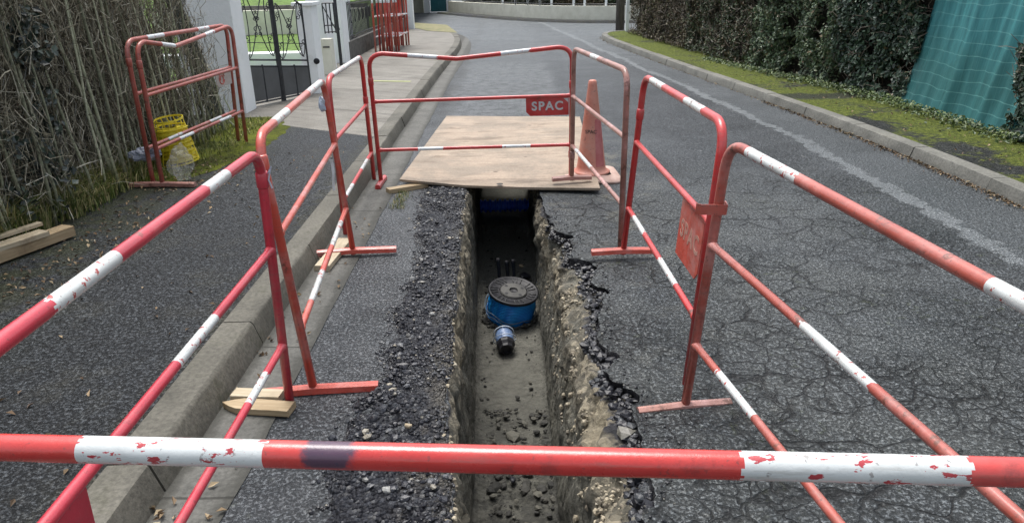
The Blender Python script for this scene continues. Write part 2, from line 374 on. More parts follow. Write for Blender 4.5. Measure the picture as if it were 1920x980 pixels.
M['stoneblue']=rock_mat('blue_grey_stone',[(0,(.14,.18,.21)),(1,(.2,.25,.28))],.5)
M['stonetan']=rock_mat('tan_stone',[(0,(.25,.2,.13)),(1,(.4,.33,.22))],.7)
M['clod']=rock_mat('clay_clods',[(0,(.014,.014,.012)),(.7,(.045,.043,.036)),(1,(.10,.095,.075))],.8)
REDS={'red':paint('red_paint',(.53,.034,.034),.4,.06,pale=.2),
 'crimson':paint('crimson_paint',(.52,.035,.058),.3,.05,pale=.22),
 'orange':paint('orange_red_paint',(.56,.08,.05),.3,.1,pale=.7),
 'rust':paint('rusty_red_paint',(.36,.17,.135),.45,.4,pale=.9,rough=.5),
 'near':paint('scuffed_red_paint',(.55,.042,.036),.35,.05,pale=.14,rough=.24,stain=True),
 'brown':paint('brown_red_paint',(.40,.085,.06),.5,.28,pale=.5,rough=.42)}
M['white']=paint('chipped_white_paint',(.62,.645,.63),.4,.08,chip=.6,chipcol=(.4,.07,.06),pale=.1,rough=.4)
M['whitenear']=paint('scuffed_white_paint',(.66,.69,.68),.45,.0,chip=.72,chipcol=(.42,.04,.05),pale=.1,rough=.32,cv=(.4,1.,1.),cs=75)
M['whitec']=paint('clean_white_paint',(.68,.71,.72),.25,.0,chip=.35,pale=.1,rough=.4)
M['lettering']=simple('pale_lettering',(.5,.52,.52),(.62,.64,.64),20,.5)
M['faded_lettering']=simple('faded_lettering',(.36,.16,.12),(.5,.3,.24),20,.6)
M['soot']=simple('dark_scorched_paint',(.035,.04,.07),(.10,.10,.14),30,.5)

# ------------------------------------------------------------------ setting: ground, road, trench
def nz(x,y,z=0,s=1): return noise.noise(V(x*s,y*s,z*s))
def fr(x,y,z,s,o=4): return noise.fractal(V(x*s,y*s,z*s),1.0,2.0,o)
T0,T1=.5,8.3
EL=[(.5,-.19),(1.74,-.19),(2.1,-.235),(2.6,-.268),(3.1,-.275),(3.8,-.305),(4.8,-.325),(8.3,-.34)]
ER=[(.5,.41),(1.72,.42),(2.2,.44),(2.5,.43),(2.8,.385),(3.1,.40),(3.3,.44),(3.42,.47),(3.55,.41),(3.72,.47),(3.82,.46),(3.9,.35),(4.15,.36),(4.3,.35),(4.4,.28),(4.6,.28),(4.85,.235),(5.3,.22),(8.3,.22)]
FL=[(.5,-.2),(2.5,-.2),(4.2,-.245),(6,-.285),(8.3,-.33)]
def edgeL(y): return interp(y,EL)+.022*nz(0,y,3,5)+.012*nz(0,y,8,17)+.005*nz(0,y,1,50)
def edgeR(y):
    a=1 if y<5 else .3
    st=.034*round(2.0*nz(4,y,3,6)); return interp(y,ER)+a*(st+.035*nz(0,y,13,6)+.018*nz(0,y,5,18)+.007*nz(0,y,1,55))
mb=MB()
ys=list(np.arange(T0,T1+1e-6,.012))
for side in (0,1):
    rows=[]
    for y in ys:
        if side==0: e=edgeL(y); rows.append([V(-40,y,0),V(e-.3,y,0),V(e-.02,y,-.002),V(e,y,-.008)])
        else: e=edgeR(y); rows.append([V(e,y,-.006),V(e+.02,y,0),V(e+.4,y,0),V(40,y,0)])
    mb.grid(rows)
yl=ys[-1]
mb.quadp((-40,-6,0),(40,-6,0),(40,T0,0),(-40,T0,0)); mb.quadp((-40,yl,0),(40,yl,0),(40,60,0),(-40,60,0))
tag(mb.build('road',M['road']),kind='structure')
mb=MB()
for a in (((-300,-300),(-1,300)),((1,-300),(300,300)),((-1,-300),(1,.3)),((-1,8.6),(1,300))):
    (x0,y0),(x1,y1)=a; mb.quadp((x0,y0,-.05),(x1,y0,-.05),(x1,y1,-.05),(x0,y1,-.05))
tag(mb.build('ground',M['soil']),kind='structure')
# trench
FR=.185; FZ=-.76
mb=MB(); rows=[]
for y in ys:
    el,er=edgeL(y),edgeR(y); fl=interp(y,FL); inner=min(.27,er-.03)
    P=[(el,-.008),(el+.006,-.02),(el+.014,-.05),(el+.022,-.09),(max(el+.022,lerp(el,fl,.35)),-.2),(max(el+.018,lerp(el,fl,.6)),-.42),(fl-.008,-.62),(fl+.0,FZ+.03),(fl+.03,FZ),
       (-.1,FZ-.004),(0,FZ-.006),(.1,FZ-.004),(FR-.03,FZ),(FR,FZ+.03),(FR+.010,-.6),(FR+.03,-.42),(lerp(FR,inner,.75),-.26),(inner,-.14),(lerp(inner,er,.35),-.10),(lerp(inner,er,.42),-.085),(lerp(inner,er,.5),-.062),(er+.004,-.056),(er+.018,-.04),(er+.004,-.02),(er,-.006)]
    d=[0]
    for a,b in zip(P,P[1:]): d.append(d[-1]+math.hypot(b[0]-a[0],b[1]-a[1]))
    N=130; row=[]
    for k in range(N):
        t=d[-1]*k/(N-1); x=float(np.interp(t,d,[p[0] for p in P])); z=float(np.interp(t,d,[p[1] for p in P]))
        edge=min(1,min(t,d[-1]-t)/.05)
        if z>FZ+.05:
            up=max(0,min(1,(z+.45)/.3)); lump=(.012+.014*up)*fr(x*.9,y,z*.7,5,3)+(.007+.011*up)*fr(x,y,z*.5,16,4)+.005*nz(0,y,z*.15,60)
            lump+=.035*up*max(0,nz(x,y,z+5,8)-.15)
            sgn=-1 if x<0 else 1
            x-=sgn*lump*edge*(1.3 if x>0 else 1); z+=.015*fr(x,y,z,12,3)*edge
        else:
            rg=1 if y>3.4 else 1+ (3.4-y)*2.2
            z+=min(.05,(.006*fr(x,y,0,6,3)+.003*fr(x,y,0,30,3))*rg+ (max(0,nz(x,y,2,11)-.05)*.05 if y<3.2 else 0))
        row.append(V(x,y,z))
    rows.append(row)
mb.grid(rows)
for y,s in ((T0,1),(yl,-1)):
    mb.quadp((-.5,y+.0*s,0),(.6,y,0),(.6,y,-.9),(-.5,y,-.9))
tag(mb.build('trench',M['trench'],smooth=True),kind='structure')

# kerbs and pavements
def norm_left(path,i):
    a=path[max(0,i-1)]; b=path[min(len(path)-1,i+1)]; t=V(b[0]-a[0],b[1]-a[1]).normalized() if False else Vector((b[0]-a[0],b[1]-a[1])).normalized()
    return Vector((-t.y,t.x))
def resample(path,step):
    P=[Vector(p) for p in path]; out=[P[0]]; L=[0]
    for a,b in zip(P,P[1:]): L.append(L[-1]+(b-a).length)
    n=int(L[-1]/step)
    return [Vector((float(np.interp(k*step,L,[p.x for p in P])),float(np.interp(k*step,L,[p.y for p in P])))) for k in range(n+1)]
def smoothpath(p,it=3):
    for _ in range(it):
        q=[p[0]]
        for a,b in zip(p,p[1:]): q+=[a*.75+b*.25,a*.25+b*.75]
        p=q+[p[-1]]
    return p
def kerb(name,path,h,wtop,batter,mat,side,phase=0.,length=1.0):
    # side +1: the pavement lies left of the path
    mb=MB(); P=resample(path,.1); n=len(P)
    blk=int(length/.1)
    i=0
    st=int(phase/.1)
    starts=[0]+list(range(st if st>0 else blk,n-1,blk))+[n-1]
    for a,b in zip(starts,starts[1:]):
        if b<=a: continue
        rows=[]; dz=random.uniform(-.004,.004); dx=random.uniform(-.004,.004)
        for k in range(a,b+1):
            p=P[k]; q=norm_left(P,k)*side
            if k in(a,b):
                t=(P[min(k+1,n-1)]-P[max(k-1,0)]).normalized(); p=p+t*(.005 if k==a else -.005)
            w1=.004*nz(p.x,p.y,1,6); w2=.005*nz(p.x,p.y,4,9)
            prof=[(0+dx,-.02),(batter*.15+dx+w1,.015),(batter*.85+dx+w1,h-.014),(batter+.0+dx+w2,h-.005),(batter+.010+dx,h+dz),(wtop*.6,h+dz+w1*.5),(wtop+batter-.008,h+dz),(wtop+batter,h-.006+dz),(wtop+batter,-.02)]
            rows.append([V(p.x+q.x*o,p.y+q.y*o,z) for o,z in prof])
        n0=len(mb.v); mb.grid(rows); m_=len(rows[0]); R=len(rows)
        mb.face([n0+j for j in range(m_)]); mb.face([n0+(R-1)*m_+j for j in range(m_)][::-1])
    return tag(mb.build(name,mat,auto=28),kind='structure')
LK=smoothpath([Vector(p) for p in ((-1.115,-3),(-1.115,5),(-1.12,9),(-1.10,13),(-1.0,16),(-1.08,18.6),(-1.4,21),(-2.3,23.6),(-4.5,26.0),(-10,29.5))],2)
kerb('kerb_left',LK,.12,.13,.04,M['kerb'],1,4.93)
RK=smoothpath([Vector(p) for p in ((3.42,-3),(3.40,4),(3.38,6),(3.22,8.2),(2.92,11),(2.6,14.4),(2.28,18.3),(2.45,19.7),(3.4,20.3),(8,20.9),(14,21.4))],2)
kerb('kerb_right',RK,.10,.13,.03,M['kerbr'],-1,.0)
P=resample(LK,.25)
mb=MB(); rows=[]
for i,p in enumerate(P):
    q=norm_left(P,i); w_=.225+.012*nz(p.x,p.y,0,4)
    rows.append([V(p.x-q.x*w_,p.y-q.y*w_,.004),V(p.x-q.x*.1,p.y-q.y*.1,.004),V(p.x+q.x*.02,p.y+q.y*.02,.010)])
mb.grid(rows); tag(mb.build('gutter',M['gutter'],smooth=True),kind='structure')
# pavement: asphalt near, concrete beyond
def bnd(x): return 7.7+(-2.47-x)*.66
mb=MB(); 
xs=[-6,-3,-2.6,-2.2,-1.8,-1.5,-1.272]
rows=[[V(x,-4+(bnd(x)+4)*t,.112+.004*nz(x,t*9)) for x in xs] for t in np.linspace(0,1,60)]
mb.grid(rows); tag(mb.build('pavement_asphalt',M['pave'],smooth=True),kind='structure')
mb=MB(); rows=[]
for i,p in enumerate(P):
    if p.y<6.6 and p.x>-3: continue
    q=norm_left(P,i); a=V(p.x+q.x*.165,p.y+q.y*.165,.116)
    if not rows:
        a=V(-1.272,bnd(-1.272)-.0,.116); rows.append([a+V(0,-.06,-.012),V(-12,a.y+10.728*.66-.06,.104)]); rows.append([a,V(-12,a.y+10.728*.66,.116)]); continue
    if a.y<bnd(-1.28)+.1: continue
    rows.append([a,V(-12,a.y+(a.x+12)*.66,.116)])
mb.grid(rows); tag(mb.build('pavement_concrete',M['slab']),kind='structure')
P=resample(RK,.25); mb=MB(); rows=[]
for i,p in enumerate(P):
    q=-norm_left(P,i); a=V(p.x+q.x*.158,p.y+q.y*.158,.094)
    if p.y>19.2 and p.x>3: break
    rows.append([a]+[V(a.x+(14-a.x)*t,a.y,.094+.02*t) for t in (.02,.05,.09,.13,1)])
mb.grid(rows); tag(mb.build('verge',M['verge'],smooth=True),kind='structure')

# ------------------------------------------------------------------ loose bitumen beside the trench
DB=[(1.2,-.62),(1.75,-.60),(1.95,-.66),(2.2,-.64),(2.4,-.60),(2.6,-.54),(2.75,-.56),(2.95,-.54),(3.15,-.60),(3.4,-.58),(3.8,-.52),(4.1,-.56),(4.36,-.60),(4.8,-.66),(5.3,-.66),(5.6,-.6)]
def deb(y): return interp(y,DB)+.05*nz(1,y,0,4)+.02*nz(1,y,7,14)
def bedz(x,y):
    a,b=deb(y),edgeL(y); t=(x-a)/max(b-a,.01); e=min(1,t/.12,(1-t)/.06); e=max(0,e)
    return -.012*(1-e)+e*(.016+.024*fr(x,y,0,8,4)+.010*nz(x,y,3,35))
mb=MB(); rows=[]
for y in np.arange(1.2,5.6,.014):
    a,b=deb(y)+.0,edgeL(y)-.004
    rows.append([V(lerp(a,b,t),y,bedz(lerp(a,b,t),y)) for t in np.linspace(0,1,36)])
mb.grid(rows)
nb=NT('crumbled_bitumen')
gc=nb.ramp(nb.xyz(nb.voro(75,'F1','Color'))[0],[(0,(.004,.004,.007)),(.6,(.014,.015,.021)),(.88,(.04,.044,.054)),(1,(.13,.13,.13))])
tx=nb.math('MULTIPLY',nb.mr(nb.xyz()[0],-.42,-.27),nb.mr(nb.noise(5,5,.7),.44,.6)); gc=nb.mix(nb.math('MULTIPLY',tx,.7),gc,(.12,.11,.09))
M['crumb']=nb.done(gc,.42,nb.bump(nb.math('ADD',nb.math('MULTIPLY',nb.voro(75),-1.2),nb.noise(30,5,.7)),1.,.02),.5)
bed=mb.build('crumbled_tarmac',M['crumb'],smooth=True); tag(bed,'dark crumbled tarmac spread along the left edge of the trench','crumbled tarmac',kind='stuff')
mb=MB()
for k in range(9000):
    y=1.25+4.2*random.random()**1.25; a,b=deb(y),edgeL(y)
    x=lerp(a-.03,b+.0,random.random())
    dens=.35+.65*(noise.noise(V(x*4,y*4,2))>-.1)
    if random.random()>dens: continue
    r=.003+.008*random.random()**3
    if random.random()<.010: r*=2
    if y<2.7 and random.random()<.12: r*=1.6
    if noise.noise(V(x*3.1,y*3.1,20))>.22: continue
    mb.rock((x,y,max(bedz(x,y),0)+r*.25),r)
for k in range(300):
    y=1.3+4.1*random.random(); a,b=deb(y),edgeL(y); x=lerp(a,b,.15+.8*random.random())
    if noise.noise(V(x*3,y*3,31))<-.05: continue
    mb.rock((x,y,max(bedz(x,y),0)+.003),random.uniform(.009,.018),flat=.5)
tag(mb.build('loose_gravel',M['tarrock']),'scattered dark gravel and bitumen chips left of the trench','gravel',kind='stuff')
# rubble along the right lip and on the ledge
mb=MB()
for k in range(3600):
    y=1.3+3.3*random.random(); er=edgeR(y); inner=min(.27,er-.03)
    t=random.uniform(.5,1)**.8; x=lerp(inner,er,t)-.004; z=lerp(-.085,-.035,(t-.5)*2)
    if y>3.0 and random.random()<.45 : continue
    r=.004+.016*random.random()**2.6
    if random.random()<.05 and y<3: r*=1.7
    mb.rock((x-r*.3,y,z+r*.3),r)
for k in range(350):
    y=1.4+3.4*random.random(); x=edgeR(y)+abs(random.gauss(0,.05)); r=.0025+.006*random.random()**2; mb.rock((x,y,r*.5),r)
for k in range(46):
    y=1.35+3.1*random.random()**1.15; x=edgeR(y)-random.uniform(.0,.06); mb.rock((x,y,-.045+random.random()*.02),random.uniform(.016,.034)*(1 if y<3.2 else .8),flat=.5)
tag(mb.build('bitumen_rubble',M['tarrock2']),'broken black bitumen rubble along the right lip of the trench','rubble',kind='stuff')
mb=MB()
for k in range(900):
    y=1.3+2.2*random.random()**1.1; x=random.uniform(-.17,.17)
    if nz(x,y,2,11)<-.05 and random.random()<.7: continue
    r=.004+.02*random.random()**3; mb.rock((x,y,FZ+.01+r*.3),r)
for k in range(45):
    y=1.4+1.9*random.random(); x=random.uniform(-.17,.16); mb.rock((x,y,FZ+.01),random.uniform(.018,.045),flat=.45)
for k in range(170):
    y=3.4+3.2*random.random(); x=random.choice((-1,1))*random.uniform(.1,.19)-.03; r=.003+.014*random.random()**3; mb.rock((x,y,FZ+r*.5),r)
for k in range(60):
    a=random.uniform(0,6.28); mb.rock((-.02+.2*math.cos(a),4.72+.22*math.sin(a),FZ+.015),random.uniform(.008,.03))
tag(mb.build('soil_clods',M['clod']),'loose clay clods lying on the trench floor','soil clods',kind='stuff')
# tan subbase crumbs on the walls

mb=MB()
for k in range(2600):
    s=random.random()
    y=1.3+4.0*random.random()
    if s<.65: er=edgeR(y); t=random.random()*.62; x=lerp(min(.27,er-.02),er,t)-.006; z=-.14+.1*t+random.random()*.01
    else: x=edgeL(y)-.0+random.uniform(-.03,.008); z=random.uniform(-.02,.0)
    if noise.noise(V(x*3,y*2.4,9))<.05: continue
    r=.003+.011*random.random()**2.4; mb.rock((x,y,z+r*.3),r)
for k in range(900):
    y=1.4+3.6*random.random(); z=-.12-.4*random.random()**1.6; r=.004+.012*random.random()**3
    x=(interp(y,FL)+.004-(z+.6)*.01 if random.random()<.0 else lerp(FR+.03,.272,min(1,max(0,(z+.42)/.28))))
    mb.rock((x,y,z),r,flat=1)
tag(mb.build('pale_subbase_crumbs',rock_mat('subbase_crumbs',[(0,(.09,.08,.06)),(.5,(.22,.19,.14)),(.85,(.36,.31,.22)),(1,(.5,.45,.34))],.8)),'pale tan crumbs of road subbase along the trench edges','crumbs',kind='stuff')
def stone(px,py,z,r,mat,label,name='stone'):
    p=at(px,py,z); mb=MB(); st=random.getstate(); random.seed(int(px*7+py)); mb.rock((p.x,p.y,z+r*.25),r,flat=.55); random.setstate(st)
    o=mb.build(name,M[mat]); o.modifiers.new('bevel','BEVEL').width=r*.12; tag(o,label,'stone')
stone(728,921,.02,.024,'stonepale','pale flat stone on dark gravel just below the near red rail')
stone(700,788,.02,.026,'tarrock','large dark grey stone on the gravel above the near red rail')
stone(745,770,.02,.022,'tarrock','rounded dark stone right of the large grey stone on the gravel')
stone(765,800,.02,.02,'stonetan','tan stone on the gravel left of the trench, just above the near rail')
stone(810,590,.02,.022,'stonepale','grey stone on dark gravel beside the trench, level with the blue reel')
stone(1136,703,-.06,.02,'stoneblue','blue-grey stone on the right lip of the trench')
stone(1150,765,-.06,.024,'tarrock','dark angular stone below the blue-grey stone on the right lip')
stone(962,900,FZ+.02,.024,'tarrock','dark stone on the trench floor below the near red rail')
stone(970,745,FZ+.01,.018,'clod','small dark clod alone on the smooth trench floor','clod')

# ------------------------------------------------------------------ barriers
def arc_path(G0,T0_,T1_,G1,r=.11,kink=None,step=.012):
    a=(T0_-G0).normalized(); b=(T1_-T0_).normalized(); c=(G1-T1_).normalized()
    def arc(C,d0,d1):
        return [C-d0*r*(1-t)**2+d1*r*t**2 for t in np.linspace(0,1,9)]
    pts=[G0]+arc(T0_,a,b); s0=len(pts)-1
    A=pts[-1]; B_=T1_-b*r; n=int((B_-A).length/step)
    for k in range(1,n):
        t=k/n; p=A.lerp(B_,t)
        if kink: p=p+V(0,0,1)*kink[1]*max(0,1-abs(t-kink[0])/(kink[0] if t<kink[0] else 1-kink[0]))
        pts.append(p)
    pts+=arc(T1_,b,c); pts.append(G1)
    return pts
def band_fn(L0,L,bands,jag=.0028):
    def f(s,a):
        t=(s-L0)/L
        j=jag/L*2*(noise.noise(V(a*6.28 and math.cos(a*6.28)*2,math.sin(a*6.28)*2,round(t*3)*3.1)))
        return 1 if any(x0<t+j<x1 for x0,x1 in bands) else 0
    return f
def tpx(a,b,px):
    a=Vector(a);b=Vector(b); lo,hi=0.,1.
    def X(t):
        p=a.lerp(b,t)-V(0,0,CH); zc=p.dot(AF); return 960+F*p.dot(IR)/zc if zc>.08 else None
    x0=X(0); best=0; bd=1e9
    for k in range(401):
        x=X(k/400)
        if x is None: continue
        if abs(x-px)<bd: bd=abs(x-px); best=k/400
    return best
def barrier(label,T0_,G0,T1_,G1,red='red',white='white',mid=(.35,.35),low=(.725,.725),bt=((.15,.32),(.68,.85)),bl=((.17,.34),(.66,.83)),
            r=.0168,bm=(),kink=None,lowkink=None,feet=(1,1),flen=.42,collars=(),clip=None,plate=None,group='red and white barriers fencing the trench',name='site_barrier',foot_tilt=0,foot_mat=None,detail=1,black=None):
    base=(G0+G1)/2; base.z=min(G0.z,G1.z)
    root=empty(name,base,label,'barrier',group)
    mats=[REDS[red],M[white],M['soot']]
    pts=arc_path(G0,T0_,T1_,G1,kink=kink,step=(.004 if red=='near' else .010) if detail else .06)
    seg=(24 if red=='near' else 16) if detail else 8
    lg=(T0_-G0).length; W=(T1_-T0_).length
    def cv(bands,a,b): return tuple(tuple(sorted((tpx(a,b,p),tpx(a,b,q)))) if max(p,q)>2 else (p,q) for p,q in bands)
    bt=cv(bt,T0_,T1_); bm=cv(bm,T0_.lerp(G0,mid[0]),T1_.lerp(G1,mid[1])); bl=cv(bl,T0_.lerp(G0,low[0]),T1_.lerp(G1,low[1]))
    bf=band_fn(lg-.042,W,bt)
    def top(s,a):
        
        return bf(s,a)
    mb=MB(); mb.tube(pts,r,seg,top); fr_=mb.build('frame',mats,root,smooth=True)
    def rail(name_,f0,f1,bands,rr,kk=None):
        a=T0_.lerp(G0,f0); b=T1_.lerp(G1,f1); n=int((b-a).length/(.012 if detail else .08))
        P_=[]
        for k in range(n+1):
            t=k/n; p=a.lerp(b,t)
            if kk: p=p+V(0,0,1)*kk[1]*max(0,1-abs(t-kk[0])/(kk[0] if t<kk[0] else 1-kk[0]))
            P_.append(p)
        L=(b-a).length
        rf=lambda t: rr*(1.25 if min(t,1-t)*L<.03 else 1)
        mb=MB(); mb.tube(P_,rf,seg,band_fn(0,L,bands)); mb.build(name_,mats,root,smooth=True)
    rail('middle_rail',mid[0],mid[1],bm,r*.80)
    rail('lower_rail',low[0],low[1],bl,r*.80,lowkink)
    d=(G1-G0).normalized(); nrm=V(-d.y,d.x,0).normalized()
    for g,on in ((G0,feet[0]),(G1,feet[1])):
        if not on: continue
        mb=MB(); t=nrm*flen/2; tt=V(0,0,foot_tilt)
        for wd,hz,z in ((.038,.004,.026),):
            pts_=[(-t-tt),(V(0,0,.006)),(t+tt)]
            rows=[]
            for p in pts_:
                q=g+p; q.z=g.z+p.z
                rows.append([q+d*-.021+V(0,0,.002),q+d*-.019+V(0,0,.026),q+d*-.006+V(0,0,.034),q+d*.006+V(0,0,.034),q+d*.019+V(0,0,.026),q+d*.021+V(0,0,.002)])
            n0=len(mb.v); mb.grid(rows,close=True); mb.face([n0+j for j in range(6)]); mb.face([n0+12+j for j in range(6)][::-1])
        mb.build('foot',REDS[foot_mat or red],root,auto=30)
    for which,f in collars:
        a,b=(T0_,G0) if which==0 else (T1_,G1); p=a.lerp(b,f); ax=(b-a).normalized()
        mb=MB(); mb.tube([p-ax*.03,p-ax*.024,p+ax*.024,p+ax*.03],lambda t:r*1.22 if 0<t<1 else r*1.02,seg); mb.build('collar',REDS[red],root,smooth=True)
    if clip:
        which,f,out=clip; a,b=(T0_,G0) if which==0 else (T1_,G1); p=a.lerp(b,f); ax=(b-a).normalized()
        # flat strap bent round two posts
        mb=MB(); w_=r*1.35; o=Vector(out); sd_=ax.cross(o).normalized()
        ring=[p+o*(-w_)+sd_*w_,p+o*(-w_)-sd_*w_,p+o*(w_*2.6)-sd_*w_,p+o*(w_*3.2)-sd_*w_*.4]
        rows=[]
        for q in ring: rows.append([q-ax*.018,q+ax*.018])
        mb.grid(rows); ob=mb.build('clip',REDS[red],root); so_=ob.modifiers.new('solid','SOLIDIFY'); so_.thickness=.004
    if plate: plate(root,T0_,G0,T1_,G1,mid,r)
    return root
def text_mesh(name,body,size,mat,parent,M4,thick=.002,spacing=1.1,bold=0.):
    cu=bpy.data.curves.new(name,'FONT'); cu.body=body; cu.size=size; cu.extrude=thick; cu.align_x='CENTER'; cu.align_y='CENTER'; cu.space_character=spacing; cu.offset=bold
    t=bpy.data.objects.new(name,cu); COL.objects.link(t)
    bpy.context.view_layer.update()
    me=bpy.data.meshes.new_from_object(t.evaluated_get(bpy.context.evaluated_depsgraph_get()))
    bpy.data.objects.remove(t); me.name=name
    me.transform(M4); me.materials.clear(); me.materials.append(mat)
    o=bpy.data.objects.new(name,me); COL.objects.link(o); o.parent=parent
    return o
def frameM(o,x,y,z):
    m=Matrix.Identity(4)
    for i in range(3): m[i][0]=x[i]; m[i][1]=y[i]; m[i][2]=z[i]; m[i][3]=o[i]
    return m
def mkplate(f0,f1,h,red,txt=None,chamfer=.03,side=1,mat=None,extra=None,emb=None,letter='lettering',tk=.62,sp=1.2):
    def fn(root,T0_,G0,T1_,G1,mid,r):
        a=T0_.lerp(G0,mid[0]); b=T1_.lerp(G1,mid[1]); dn=((G0-T0_).normalized()+(G1-T1_).normalized()).normalized()
        x=(b-a).normalized(); dn=(dn-x*dn.dot(x)).normalized()
        L=(b-a).length; p0=a+x*L*f0; p1=a+x*L*f1; W=(p1-p0).length; nr=x.cross(-dn).normalized()
        q=[p0,p0+dn*(h-chamfer),p0+dn*h+x*chamfer,p1+dn*h,p1]
        if side<0: q=[p0,p0+dn*h,p1+dn*h-x*chamfer,p1+dn*(h-chamfer),p1]
        mb=MB(); n=len(q)
        for sgn in (-1,1):
            for p in q: mb.vert(p+nr*.0025*sgn)
        mb.face(list(range(n))[::-1]); mb.face(list(range(n,2*n)))
        for i in range(n): mb.face((i,(i+1)%n,n+(i+1)%n,n+i))
        pl=mb.build('sign_plate',mat or REDS[red],root)
        c=(p0+p1)/2+dn*h*.52
        if txt:
            off=Vector(root.location)
            for sg in (1,-1):
                zz=nr*sg; xx=x*sg
                text_mesh('lettering',txt,h*tk,M[letter],pl,frameM(c+zz*.0028-off,xx,-dn,zz),.0006,sp,.0026)
        if emb: emb(pl,c,x,dn,nr,h,W,Vector(root.location))
        if extra: extra(pl,p0,p1,x,dn,nr,h)
    return fn
# near barrier right in front of the camera
A_T0,A_T1=V(-.807,.752,1.0),V(.628,.639,1.0)
ax_=(A_T1-A_T0); 
barrier('scuffed barrier nearest the camera, its top rail crossing the foot of the picture',A_T0+ax_*-.012,V(-.82,.752,0),A_T1+ax_*.03,V(.67,.636,0),'near','whitenear',
   bt=((155,505),(1392,1808)),r=.0162)
# left row
def plateB(pl,p0,p1,x,dn,nr,h):
    mb=MB()
    for sg in (1,-1):
        n=nr*.004*sg; a=p1+dn*h*.98-x*.02
        idx=[mb.vert(q+n) for q in (p1+dn*h*.35-x*.01,p1+dn*h*.97-x*.01,p0+dn*h*.97+x*.12)]
        mb.face(idx)
    mb.build('pale_triangle',M['whitec'],pl)
barrier('pinkish red barrier at lower left, its far post ending without a foot',aty(485,282,2.405),aty(545,767,2.404),V(-.812,.87,.987),V(-.839,.87,0),'crimson','white',
   bt=((382,424),(88,215)),bm=((330,403),),bl=((465,497),(.68,.85)),feet=(0,1),collars=((0,.1),),plate=mkplate(.82,.99,.17,'crimson',None,side=-1,extra=plateB))
barrier('second barrier on the left, leaning over the gutter on a wooden wedge',aty(482,257,2.484),aty(590,737,2.49),aty(606,150,3.99),aty(663,476,3.997),'orange','white',
   bt=((513,537),(576,600)),bl=((583,604),(622,639)),feet=(1,1),collars=((0,.09),),flen=.5)
barrier('third barrier on the left, with a pale worn top rail',aty(614,147,4.389),aty(651,461,4.39),aty(677,106,5.65),aty(703,350,5.72),'red','white',
   bt=((.1,.9),),bl=((.1,.30),(.6,.82)),feet=(0,0),collars=((1,.32),),mid=(.35,.355))
def plateE(pl,p0,p1,x,dn,nr,h):
    mb=MB()
    for sg in (1,-1):
        n=nr*.004*sg; a=p1-x*.004+dn*.018
        mb.face([mb.vert(q+n) for q in (a,a+dn*h*.22,a-x*.035)])
    mb.build('pale_corner_mark',M['lettering'],pl)
barrier('barrier standing across the far end by the plywood board, with a red lettered plate',aty(690,102,5.523),aty(715,345,5.577),aty(1073,88,5.508),aty(1070,336,5.54),'red','whitec',
   bt=((765,820),(940,995)),bl=((783,832),(943,995)),kink=(.42,-.055),lowkink=None,feet=(1,0),flen=.3,collars=((0,.2),(1,.27),(1,.8)),plate=mkplate(.77,.985,.145,'red','SPAC',extra=plateE))
barrier('rusty brownish barrier right of the traffic cone, running from the far corner',aty(1177,133,3.98),aty(1163,470,3.96),aty(1076,91,5.34),aty(1072,338,5.33),'rust','white',
   bt=((.45,.60),),bl=((.55,.9),),feet=(0,1),collars=((1,.8),),flen=.3)
barrier('tilted red barrier on the right, with a faded orange plate near its closer post',aty(1360,232,2.46),aty(1287,720,2.43),aty(1209,143,3.845),aty(1168,476,3.85),'red','white',
   bt=((1223,1246),(1287,1321)),bl=((1189,1209),(1238,1268)),feet=(0,1),flen=.36,collars=((1,.2),),foot_mat='orange',plate=mkplate(.04,.27,.25,'orange','SPAC',letter='faded_lettering',tk=.40,sp=1.2))
barrier('brown-red barrier at lower right, its near end out of the picture',aty(1367,265,2.338),aty(1283,770,2.335),V(.899,.85,.971),V(.826,.84,0),'brown','white',
   bt=((1405,1497),(1858,2200)),bm=((1505,1640),),bl=((1345,1415),(.75,.9)),feet=(1,1),flen=.36,clip=(0,.22,(-1,.1,0)),collars=(),foot_mat='rust',plate=mkplate(.90,.99,.10,'red',None,side=-1))
# two spare barriers leaning on the left hedge
def emblem(pl,c,x,dn,nr,h,W,off):
    mb=MB()
    for sg in (1,-1):
        o=c+nr*sg*.004-x*W*.16
        for rad,a0,a1 in ((h*.36,.3,6.0),(h*.2,-1.2,3.6)):
            P_=[o+(x*math.cos(a)-dn*math.sin(a))*rad*(1-.12*(a-a0)/6) for a in np.linspace(a0,a1,20)]
            mb.tube(P_,.0055,6)
    mb.build('emblem',REDS['orange'],pl)
pk=simple('faded_white_plate',(.5,.44,.40),(.62,.58,.54),14,.5)
barrier('spare barrier leaning against the twiggy hedge, the one behind',aty(234,77,5.36),aty(289,350,5.31),aty(424,47,6.85),aty(447,266,6.83),'brown','whitec',
   bt=((275,305),(369,390)),bl=((315,341),(393,414)),feet=(1,0),flen=.45,group='spare barriers leaning on the hedge',collars=((0,.14),),foot_mat='rust',plate=mkplate(.80,.99,.14,'red',None,mat=pk,emb=emblem))
barrier('spare barrier leaning against the twiggy hedge, the front one with a dented top rail',aty(254,82,5.28),aty(306,350,5.24),aty(434,49,6.75),aty(462,266,6.72),'brown','whitec',
   bt=((300,324),(383,400)),bl=((336,362),(411,432)),kink=(.32,-.07),lowkink=None,feet=(1,0),flen=.5,group='spare barriers leaning on the hedge',collars=((0,.14),),foot_mat='rust')
